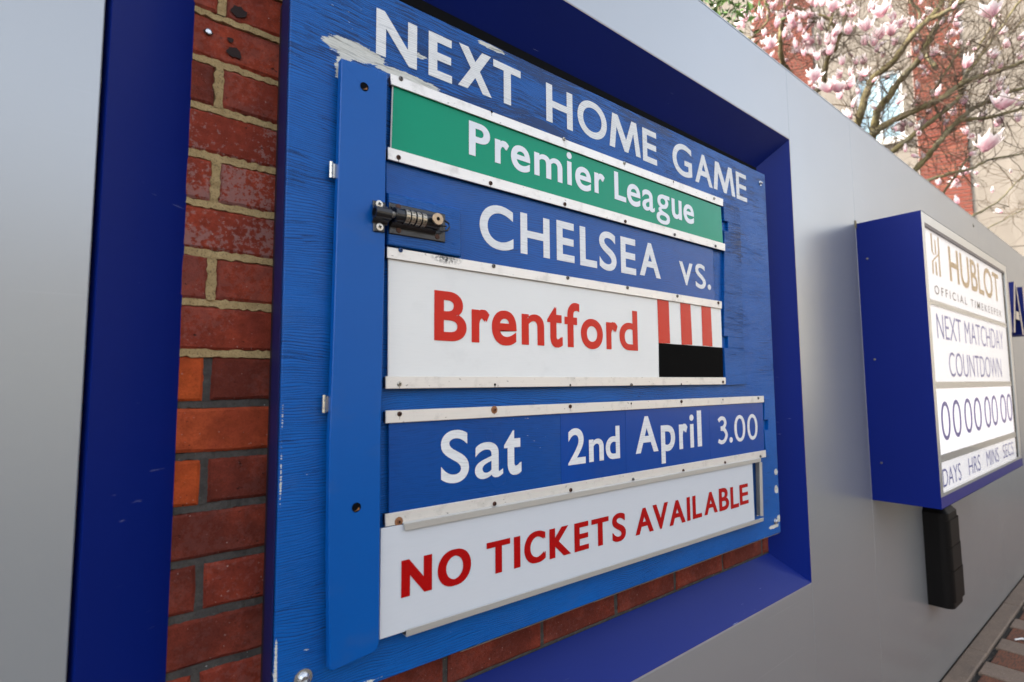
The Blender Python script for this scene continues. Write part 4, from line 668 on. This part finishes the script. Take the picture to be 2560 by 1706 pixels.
for a, b in zd: G().box((ix0, YS-.004, b), (ix1, YS+.008, a)).obj('divider', m_bez, cb)
G().box((ix1-.022, YS-.006, iz0), (ix1-.016, YS+.001, iz1-.012)).obj('side_seal', m_void, cb)
G().box((ix1-.015, YS-.003, iz0), (ix1-.001, YS+.001, iz1-.012)).obj('side_strip', m_bez, cb)
m_gold = simple('gold_reflection_print', (.56, .36, .14, 1), .35, .2); m_ink = simple('dark_ink', (.08, .065, .06, 1), .4); m_vio = simple('violet_ink', (.14, .15, .42, 1), .4); m_digit = simple('navy_led_digits', (.035, .03, .34, 1), .4)  # gold puts a warm street reflection into the colour of black print
lettering('hublot', m_gold, scr[0], off=.012, lift=.001); lettering('official', m_ink, scr[0], off=.004, lift=.001); lettering('matchday', m_vio, scr[1], off=-.008, lift=.001); lettering('countdown', m_vio, scr[1], off=-.008, lift=.001)
lettering('zeros', m_digit, scr[2], off=-.008, lift=.001); lettering('units', m_vio, scr[3], off=-.006, lift=.001)
# H shaped emblem: two bars that cross over in the middle
g = G(); yy = YS-.001
lx, rx, bz, tz = 2.655, 2.80, 1.845, 2.012
def stroke(pts, w):
    vs = []
    for x_, z_ in pts: vs += [(x_-w/2, yy, z_), (x_+w/2, yy, z_)]
    g.add(vs, [(2*i, 2*i+1, 2*i+3, 2*i+2) for i in range(len(pts)-1)])
stroke([(lx+.015, tz), (lx+.015, tz-.075), (lx+.04, tz-.085)], .018); stroke([(rx-.03, tz), (rx-.03, tz-.07), (lx+.045, tz-.10), (lx+.012, tz-.115), (lx+.008, bz)], .018)
yy -= .0002; stroke([(lx+.065, tz-.02), (lx+.065, tz-.08)], .016); stroke([(lx+.055, bz+.055), (lx+.06, bz)], .020); stroke([(rx-.035, tz-.06), (rx-.035, bz)], .020)
g.obj('emblem', m_gold, scr[0])
k = M('cover_glass'); lw = k.n('LayerWeight', {'Blend': .5}).outputs['Facing']; fr = k.math('ADD', .04, k.math('MULTIPLY', k.math('POWER', lw, 5.), .55)); tr_ = k.n('BsdfTransparent'); gl = k.n('BsdfGlossy', {'Roughness': .06}); mx = k.n('MixShader')
k.t.links.new(fr, mx.inputs[0]); k.t.links.new(tr_.outputs[0], mx.inputs[1]); k.t.links.new(gl.outputs[0], mx.inputs[2]); k.t.links.new(mx.outputs[0], k.out.inputs['Surface'])
G().add([(ix0+.001, YF+.004, iz0+.001), (ix1-.023, YF+.004, iz0+.001), (ix1-.023, YF+.004, iz1-.013), (ix0+.001, YF+.004, iz1-.013)], [(0,1,2,3)]).obj('glass_pane', k.m, cb)
G().box((X0-.012, -.004, ZT_-.02), (X0-.001, -.001, ZT_+.012)).obj('corner_bracket', simple('brass_bracket', (.25, .21, .12, 1), .5, .3), cb)

# black housing under the cabinet
def dprofile(x0, x1, p, r, n=7):
    pts = [(x0, 0.)]
    for k in range(n): a = k/(n-1)*math.pi/2; pts.append((x0+r-r*math.cos(a), -(p-r)-r*math.sin(a)))
    for k in range(n): a = k/(n-1)*math.pi/2; pts.append((x1-r+r*math.sin(a), -(p-r)-r*math.cos(a)))
    pts.append((x1, 0.)); return pts
hb = thing('wall_housing', (3.24, 0, .374), 'tall black rounded plastic housing fixed to the silver wall under the countdown cabinet', 'housing')
def dsolid(x0, x1, p, r, z0, z1, nm, mat, dome=0.):
    pr = dprofile(x0, x1, p, r); n = len(pr); g = G()
    vs = [(x_, y_, z0) for x_, y_ in pr]+[(x_, y_, z1) for x_, y_ in pr]
    fs = [(i, i+1, i+1+n, i+n) for i in range(n-1)]+[tuple(range(n))[::-1]]
    if dome:
        cx = (x0+x1)/2; vs += [(cx+(x_-cx)*.8, y_*.8, z1+dome*.75) for x_, y_ in pr]; fs += [(i+n, i+1+n, i+1+2*n, i+2*n) for i in range(n-1)]+[tuple(range(2*n, 3*n))]
    else: fs.append(tuple(range(n, 2*n)))
    return g.add(vs, fs).obj(nm, mat, hb, smooth=False)
dsolid(3.137, 3.335, .094, .035, .376, .800, 'body', m_blackp, .030)
dsolid(3.139, 3.352, .100, .035, .405, .540, 'cover_segment', m_blackp); dsolid(3.139, 3.348, .099, .035, .543, .650, 'cover_segment', m_blackp); dsolid(3.139, 3.344, .098, .035, .652, .770, 'cover_segment', m_blackp)

# raised letters further along the wall
def letters3d():
    t = thing('wall_letters', (5.3, 0, 1.7), 'raised navy letters with pale faces, A the first clear one, past the cabinet', 'wall lettering')
    m_face = simple('pale_letter_face', (.62, .55, .46, 1), .35, .4); m_sd = navy('navy_letter_side', (.008, .016, .14, 1), .3, 0)
    def bar(pts, nm='letter_stroke'):
        # pts: closed outline in x,z ; side faces navy, front face pale
        n = len(pts); vs = [(x_, -.10, z_) for x_, z_ in pts]+[(x_, -.004, z_) for x_, z_ in pts]
        me = obj(nm, vs, [tuple(range(n))]+[(i, i+n, (i+1)%n+n, (i+1)%n) for i in range(n)], [m_face, m_sd], t)
        for p_ in me.data.polygons[1:]: p_.material_index = 1
    zb = 1.755; zt = 2.135; h = zt-zb
    x = 5.02; bar([(x-.02, zb), (x+.035, zb), (x+.035, zt), (x-.02, zt)])
    a = 5.11; w = .40; s = .055
    bar([(a, zb), (a+s, zb), (a+w/2+s*.2, zt), (a+w/2-s*.7, zt)]); bar([(a+w-s, zb), (a+w, zb), (a+w/2+s*.7+.002, zt), (a+w/2+s*.21, zt)]); bar([(a+w*.24+s*.6, zb+h*.27), (a+w*.76-s*.6, zb+h*.27), (a+w*.72-s*.6, zb+h*.27+.06), (a+w*.28+s*.6, zb+h*.27+.06)])
    x = 5.63; bar([(x-.02, zb), (x+.035, zb), (x+.035, zt), (x-.02, zt)])
letters3d()

# ---------------------------------------------------------------- building behind the tree
FA = DATA['fac']; P0 = Vector(FA['P0']); fd = Vector((FA['d'][0], FA['d'][1], 0)); fnv = Vector((-FA['n'][0], -FA['n'][1], 0))  # facing the camera
def fp_(t, z, out=0.): return P0+fd*t+fnv*out+Vector((0, 0, z))
bld = thing('rendered_building', (P0.x, P0.y, 0), 'sunlit cream rendered building with red brick piers behind the magnolia', 'building')
def fbox(t0, t1, z0, z1, o0, o1): 
    c = [fp_(t0,z0,o1),fp_(t1,z0,o1),fp_(t1,z0,o0),fp_(t0,z0,o0),fp_(t0,z1,o1),fp_(t1,z1,o1),fp_(t1,z1,o0),fp_(t0,z1,o0)]
    return c, [(1,0,4,5),(2,1,5,6),(3,2,6,7),(0,3,7,4),(5,4,7,6),(0,1,2,3)]
def rend():
    k = M('cream_render'); a = k.noise(1.6, 5, .6); b = k.noise(60, 3, .6); st = k.noise(1., 3, .5, k.map((5, 5, .7)))
    c = k.mix(k.ramp(a, [(.3, 0), (.7, 1)]), (.225, .192, .155, 1), (.19, .162, .13, 1)); c = k.mix(k.math('MULTIPLY', k.ramp(st, [(.52, 0), (.75, 1)]), .35), c, (.34, .30, .25, 1)); k.set(color=c, rough=.85); k.bump(b, .3, .004); return k.m
m_cream = rend(); m_stone = simple('pale_stone', (.62, .58, .52, 1), .8); m_bm = simple('pale_brick_mortar', (.50, .42, .37, 1), .9)
def wallseg(t0, t1, z0, z1, nm='wall'): v, f = fbox(t0, t1, z0, z1, -.3, 0); return obj(nm, v, f, m_cream, bld)
wallseg(-8, -.405, 0, 3.9); wallseg(-8, -.405, 3.912, 9.2); wallseg(-8, -.405, 9.212, 12)
wallseg(.405, .56, 0, 12); wallseg(.56, 1.36, 0, 6.35); wallseg(.56, 1.36, 7.8, 12); wallseg(1.36, 2.10, 0, 12); wallseg(3.30, 4.2, 0, 12); wallseg(4.2, 5.2, 0, 7.4); wallseg(4.2, 5.2, 9.0, 12); wallseg(5.2, 14, 0, 12)
for a, b in ((-.39, .39), (2.11, 3.29)): v, f = fbox(a, b, 0, 12, -.3, .028); obj('pier_core', v, f, m_bm, bld)
for a in (-.405, .392, 2.10, 3.292): v, f = fbox(a, a+.012, 0, 12, -.3, .045) ; 
kb = []
for nm, c1, c2 in (('a', (.19, .045, .025, 1), (.36, .07, .03, 1)), ('b', (.22, .062, .033, 1), (.44, .10, .04, 1)), ('c', (.19, .04, .02, 1), (.30, .055, .03, 1))):
    kb.append(simple('pier_brick_'+nm, c1, .8))
def bmesh_brick(t0, t1, z0, z1):
    return fbox(t0, t1, z0, z1, .02, .042)
zc_ = 3.6; r = 0; nb = 0; stuff = G()
while zc_ < 9.2:
    off = -.39 if r % 2 == 0 else -.39-.1125
    t = off
    while t < .39:
        a, b = max(t, -.39)+.004, min(t+.225, .39)-.004
        if b-a > .05:
            v, f = bmesh_brick(a, b, zc_+.007, zc_+.068); obj('brick', v, f, random.choice(kb), bld); nb += 1
        t += .225
    zc_ += .075; r += 1
zc_ = 6.9; r = 0
while zc_ < 11.:
    t = 2.11 if r % 2 == 0 else 2.11-.1125
    while t < 3.29:
        a, b = max(t, 2.11)+.004, min(t+.225, 3.29)-.004
        if b-a > .05: stuff.add(*bmesh_brick(a, b, zc_+.007, zc_+.068))
        t += .225
    zc_ += .075; r += 1
o = stuff.obj('brickwork', kb[0], bld); o['kind'] = 'stuff'
m_glass = M('window_glass'); m_glass.set(color=(.30, .42, .46, 1), rough=.08, metal=.2, spec=.8); m_glass = m_glass.m; m_wf = simple('white_window_frame', (.78, .78, .76, 1), .4)
def fwin(t0, t1, z0, z1):
    v, f = fbox(t0, t1, z0, z1, -.12, -.09); w = obj('window', v, f, m_glass, bld); g = G()
    for a in ((t0, t0+.06, z0, z1), (t1-.06, t1, z0, z1), (t0, t1, z0, z0+.06), (t0, t1, z1-.06, z1), ((t0+t1)/2-.02, (t0+t1)/2+.02, z0, z1)): g.add(*fbox(a[0], a[1], a[2], a[3], -.085+random.uniform(0, .002), -.05))
    g.obj('frame', m_wf, w); v, f = fbox(t0-.06, t1+.06, z0-.12, z0-.001, -.2, .08); obj('sill', v, f, m_stone, w)
fwin(.56, 1.36, 6.35, 7.8); fwin(4.2, 5.2, 7.4, 9.0)
v, f = fbox(-8, -.45, 9.35, 9.47, 0.001, .05); obj('string_course', v, f, m_stone, bld)

# ---------------------------------------------------------------- magnolias
def bark():
    k = M('magnolia_bark'); a = k.noise(28, 5, .65); b = k.noise(9, 3, .5); c = k.mix(k.ramp(a, [(.35, 0), (.65, 1)]), (.12, .095, .04, 1), (.21, .175, .075, 1)); c = k.mix(k.ramp(b, [(.5, 0), (.65, 1)]), c, (.17, .15, .09, 1)); k.set(color=c, rough=.85); k.bump(a, .8, .01); return k.m
m_bark = bark(); m_twig = simple('twig_bark', (.10, .07, .042, 1), .8)
def petal_mat():
    k = M('magnolia_petal'); at = k.n('Attribute', attribute_name='pink').outputs['Fac']; rnd = k.n('ObjectInfo').outputs['Random']
    base = k.mix(k.math('MULTIPLY', rnd, .65), (.95, .92, .89, 1), (.92, .78, .79, 1)); c = k.mix(at, base, (.70, .24, .36, 1)); k.set(color=c, rough=.55, sss=0.)
    tr = k.n('BsdfTranslucent', {'Color': c}); mx = k.n('MixShader', {0: .5}); k.t.links.new(k.p.outputs[0], mx.inputs[1]); k.t.links.new(tr.outputs[0], mx.inputs[2]); k.t.links.new(mx.outputs[0], k.out.inputs['Surface']); return k.m
m_petal = petal_mat()
def flower_mesh(kind, seed):
    rnd = random.Random(seed); vs = []; fs = []; pink = []
    n, lean, L_, w = {'bud': (4, .10, 1., .46), 'cup': (6, .30, 1., .58), 'open': (8, .62, 1., .54)}[kind]
    for i in range(n):
        a = 2*math.pi*i/n*1.0+rnd.uniform(-.25, .25)+(math.pi/n if i >= n//2 else 0); ln = L_*rnd.uniform(.85, 1.08); le = lean*rnd.uniform(.55, 1.35); rad = Vector((math.cos(a), math.sin(a), 0)); tan = Vector((-math.sin(a), math.cos(a), 0)); b = len(vs); R_, C_ = 6, 4
        droop = rnd.uniform(.0, .5) if kind == 'open' else rnd.uniform(-.1, .15)
        for r in range(R_+1):
            t = r/R_; out = le*math.sin(t*1.35)+.06; up = t*math.cos(le*.55)-droop*t*t*.5
            if kind == 'bud': out = .16*math.sin(t*math.pi)+.02
            ww = w*(math.sin(min(1, t*1.08+.08)*math.pi)**.62 if t < .999 else .12)*(1.15-.3*t if kind != 'bud' else 1)
            for c in range(C_+1):
                s = (c/C_-.5)*2; p = rad*(out*ln-abs(s)**2*.10*(1 if kind != 'bud' else 1.6))+Vector((0, 0, up*ln))+tan*(s*ww*.5*ln)+Vector((rnd.uniform(-.012, .012),)*3)
                vs.append(p); pink.append(max(0, min(1, (1-t*1.7)*(1-abs(s)*.55)+(.12 if abs(s) < .2 and t < .8 else 0))))
        for r in range(R_):
            for c in range(C_): q_ = b+r*(C_+1)+c; fs.append((q_, q_+1, q_+C_+2, q_+C_+1))
    me = bpy.data.meshes.new('flower_'+kind); me.from_pydata(vs, [], fs); me.materials.append(m_petal); me.polygons.foreach_set('use_smooth', [True]*len(fs))
    at = me.attributes.new('pink', 'FLOAT', 'POINT'); at.data.foreach_set('value', pink); return me
FM = {k_: [flower_mesh(k_, s_) for s_ in range(3)] for k_ in ('bud', 'cup', 'open')}
TW = []   # remember twig tips for flowers
def smooth_path(pts, sub=5, wig=.012):
    P_ = [Vector(p) for p in pts]; out = []
    for i in range(len(P_)-1):
        p0 = P_[max(i-1, 0)]; p1 = P_[i]; p2 = P_[i+1]; p3 = P_[min(i+2, len(P_)-1)]
        for k in range(sub):
            t = k/sub; out.append(.5*((2*p1)+(-p0+p2)*t+(2*p0-5*p1+4*p2-p3)*t*t+(-p0+3*p1-3*p2+p3)*t**3)+Vector([random.uniform(-wig, wig)*.35 for _ in range(3)]))
    out.append(P_[-1]); return out
def twig(g, p, d, L_, r, depth, tips):
    n = 6 if depth == 0 else 4; pts = [p]; dd = d.normalized(); cur = p.copy()
    for i in range(n):
        dd = (dd+Vector([random.gauss(0, .22) for _ in range(3)])+Vector((0, 0, .07))).normalized()
        if cur.z < 2.80 and dd.z < .1: dd.z = .25; dd.y = abs(dd.y)
        cur = cur+dd*L_/n; pts.append(cur.copy())
        if depth < 2 and random.random() < (.6 if depth == 0 else .35): twig(g, cur, dd+Vector([random.gauss(0, .8) for _ in range(3)]), L_*random.uniform(.35, .7), r*.62, depth+1, tips)
    g.tube(pts, [r*(1-.6*i/n) for i in range(n+1)], 5 if depth == 0 else 4, False); tips.append((cur, dd))
def tree(idx, fork, base, label, grp):
    t = thing('magnolia_tree', base, label, 'tree', grp)
    b = Vector(base); f = Vector(fork)
    G().tube(smooth_path([b, b.lerp(f, .35)+Vector((.05, .03, 0)), b.lerp(f, .7), f], 4), [.11, .10, .095, .09, .085, .08, .078, .075, .072, .07, .066, .062, .06], 12, True).obj('trunk', m_bark, t, smooth=True)
    tips = []; g = G()
    for i in idx:
        r0, r1, pts = DATA['limbs'][i]; path = smooth_path(([fork] if i in (0,1,3,4,5,7,8,9,10,11,12,13) else [])+pts, 5); n = len(path)
        G().tube(path, [max((r0+(r1-r0)*k/(n-1))*(1+.10*math.sin(k*1.7)), .003) for k in range(n)], 9).obj('limb', m_bark, t, smooth=True)
        for k in range(6, n-1):
            d = (path[k+1]-path[k]).normalized()
            for _ in range(2):
                if random.random() < (.10 if path[k].z < 2.95 and path[k].x > 4.6 else .62): twig(g, path[k], d*.7+Vector([random.gauss(0, .75) for _ in range(3)]), random.uniform(.18, .55), random.uniform(.0020, .0042), 0, tips)
    o = g.obj('twigs', m_twig, t, smooth=True); o['kind'] = 'stuff'
    return t, tips
fork1 = (4.43, .50, 3.06); fork2 = tuple((Vector(DATA['limbs'][11][2][0])+Vector(DATA['limbs'][12][2][0]))/2+Vector((.05, .05, -.14)))
t1, tips1 = tree([0,1,2,3,4,5,6,7,8,9,10,16,17,18,19,20], fork1, (4.5, .75, 0), 'magnolia with long olive limbs spreading to the right in front of the brick pier', 'magnolias')  # limbs take the olive bark colour all over
t2, tips2 = tree([11,12,13,14,15], fork2, (fork2[0]+.05, fork2[1]+.15, 0), 'magnolia with dense pink and white blooms above the middle of the silver wall', 'magnolias')
def flower(p, size, kind, t, d=None):
    me = random.choice(FM[kind]); o = bpy.data.objects.new('flower', me); COL.objects.link(o); o.parent = t; o.location = Vector(p)-Vector(t['_o'])
    up = (d or Vector((random.gauss(0, .3), random.gauss(0, .3), 1))).normalized(); up = (up+Vector((0, 0, .8))).normalized()
    o.rotation_mode = 'QUATERNION'; o.rotation_quaternion = up.to_track_quat('Z', 'Y') @ Matrix.Rotation(random.uniform(0, 6.28), 3, 'Z').to_quaternion(); o.scale = (size,)*3; return o
for x_, y_, z_, s_ in DATA['flowers']:
    t = t2 if x_ < 4.15 and z_ > 3.2 and (x_*.6+y_) < 3.2 else t1
    kd = 'bud' if s_ < .062 else ('cup' if s_ < .125 else 'open')
    flower((x_, y_, z_-s_*.4), s_*(1.1 if kd == 'bud' else .72 if kd == 'cup' else .62), kd, t)
random.seed(21)
random.shuffle(tips1); random.shuffle(tips2)
vis = [(p, d, t2) for p, d in tips2 if p.z > 2.9][:165]+[(p, d, t1) for p, d in tips1 if p.z > 2.9][:110]
for p, d, t in vis:
    kd = random.choices(['bud', 'cup', 'open'], [.5, .40, .10])[0]; flower(p, random.uniform(.04, .07) if kd == 'bud' else random.uniform(.045, .08), kd, t, d)
# evergreen shrub that just tops the wall
sh = thing('evergreen_shrub', (2.9, .78, 0), 'green leafy shrub just showing over the silver wall, left of the magnolias', 'shrub')
m_leaf = M('glossy_leaf'); m_leaf.set(color=m_leaf.mix(m_leaf.noise(30), (.07, .14, .03, 1), (.11, .19, .04, 1)), rough=.35); m_leaf = m_leaf.m
g = G(); L0 = Vector(DATA['leafshrub']); random.seed(4)
G().tube([(2.9,.78,0),(2.92,.80,1.8),tuple(L0)], [.03,.022,.008], 8).obj('stem', m_bark, sh)
for i in range(240):
    c = L0+Vector((random.gauss(0, .11), random.gauss(0, .11), random.gauss(-.05, .10))); d = Vector([random.gauss(0, 1) for _ in range(3)]).normalized(); s = d.cross(Vector([random.gauss(0, 1) for _ in range(3)])).normalized(); n = d.cross(s)
    l = random.uniform(.04, .075); w = l*.17; g.add([c, c+d*l*.5+s*w-n*.006, c+d*l, c+d*l*.5-s*w-n*.006, c+d*l*.5+n*.003], [(0,1,4),(1,2,4),(2,3,4),(3,0,4)])
o = g.obj('foliage', m_leaf, sh); o['kind'] = 'stuff'

# ---------------------------------------------------------------- the other side of the street (seen only as reflections in the metal)
def terrace(x0, x1, y, h, mat, label):
    t = thing('terraced_building', ((x0+x1)/2, y, 0), label, 'building', 'buildings across the street'); G().box((x0, y-8, 0), (x1, y, h)).obj('wall', mat, t)
    g = G().box((x0-.1, y-8.1, h+.001), (x1+.1, y+.25, h+.35)); g.obj('roof', m_stone, t); x = x0+1.2
    w0 = None
    while x < x1-1.8:
        for k_ in range(int((h-1)//3)):
            z = 1.1+k_*3
            if w0 is None: w0 = G().box((x, y+.01, z), (x+1.1, y+.03, z+1.6)).obj('window', m_glass, t); sx, sz = x, z
            else: o = w0.copy(); COL.objects.link(o); o.location = (x-sx, 0, z-sz)
        x += 2.6 if x < 60 else 7.8
mt_b = simple('street_brick', (.20, .10, .065, 1), .85); mt_c = simple('street_stucco', (.46, .39, .31, 1), .85); mt_d = simple('street_buff_brick', (.24, .21, .17, 1), .85)
terrace(-26, -10, -19, 6.3, mt_b, 'red brick house across the street, opposite the left end of the wall')
terrace(-9.9, 6, -20, 6.5, mt_d, 'buff brick house across the street, opposite the fixture board')
terrace(6.1, 24, -18, 7.5, mt_c, 'cream stucco terrace across the street, beyond the countdown cabinet')
mt_e = simple('paled_reflection_stucco', (.72, .62, .48, 1), .85)  # colour raised so the unseen building reflects as sunlit in the far panels
terrace(24.1, 170, -17, 9.5, mt_e, 'unseen cream building at the far end of the opposite terrace, lengthened for warm reflections')
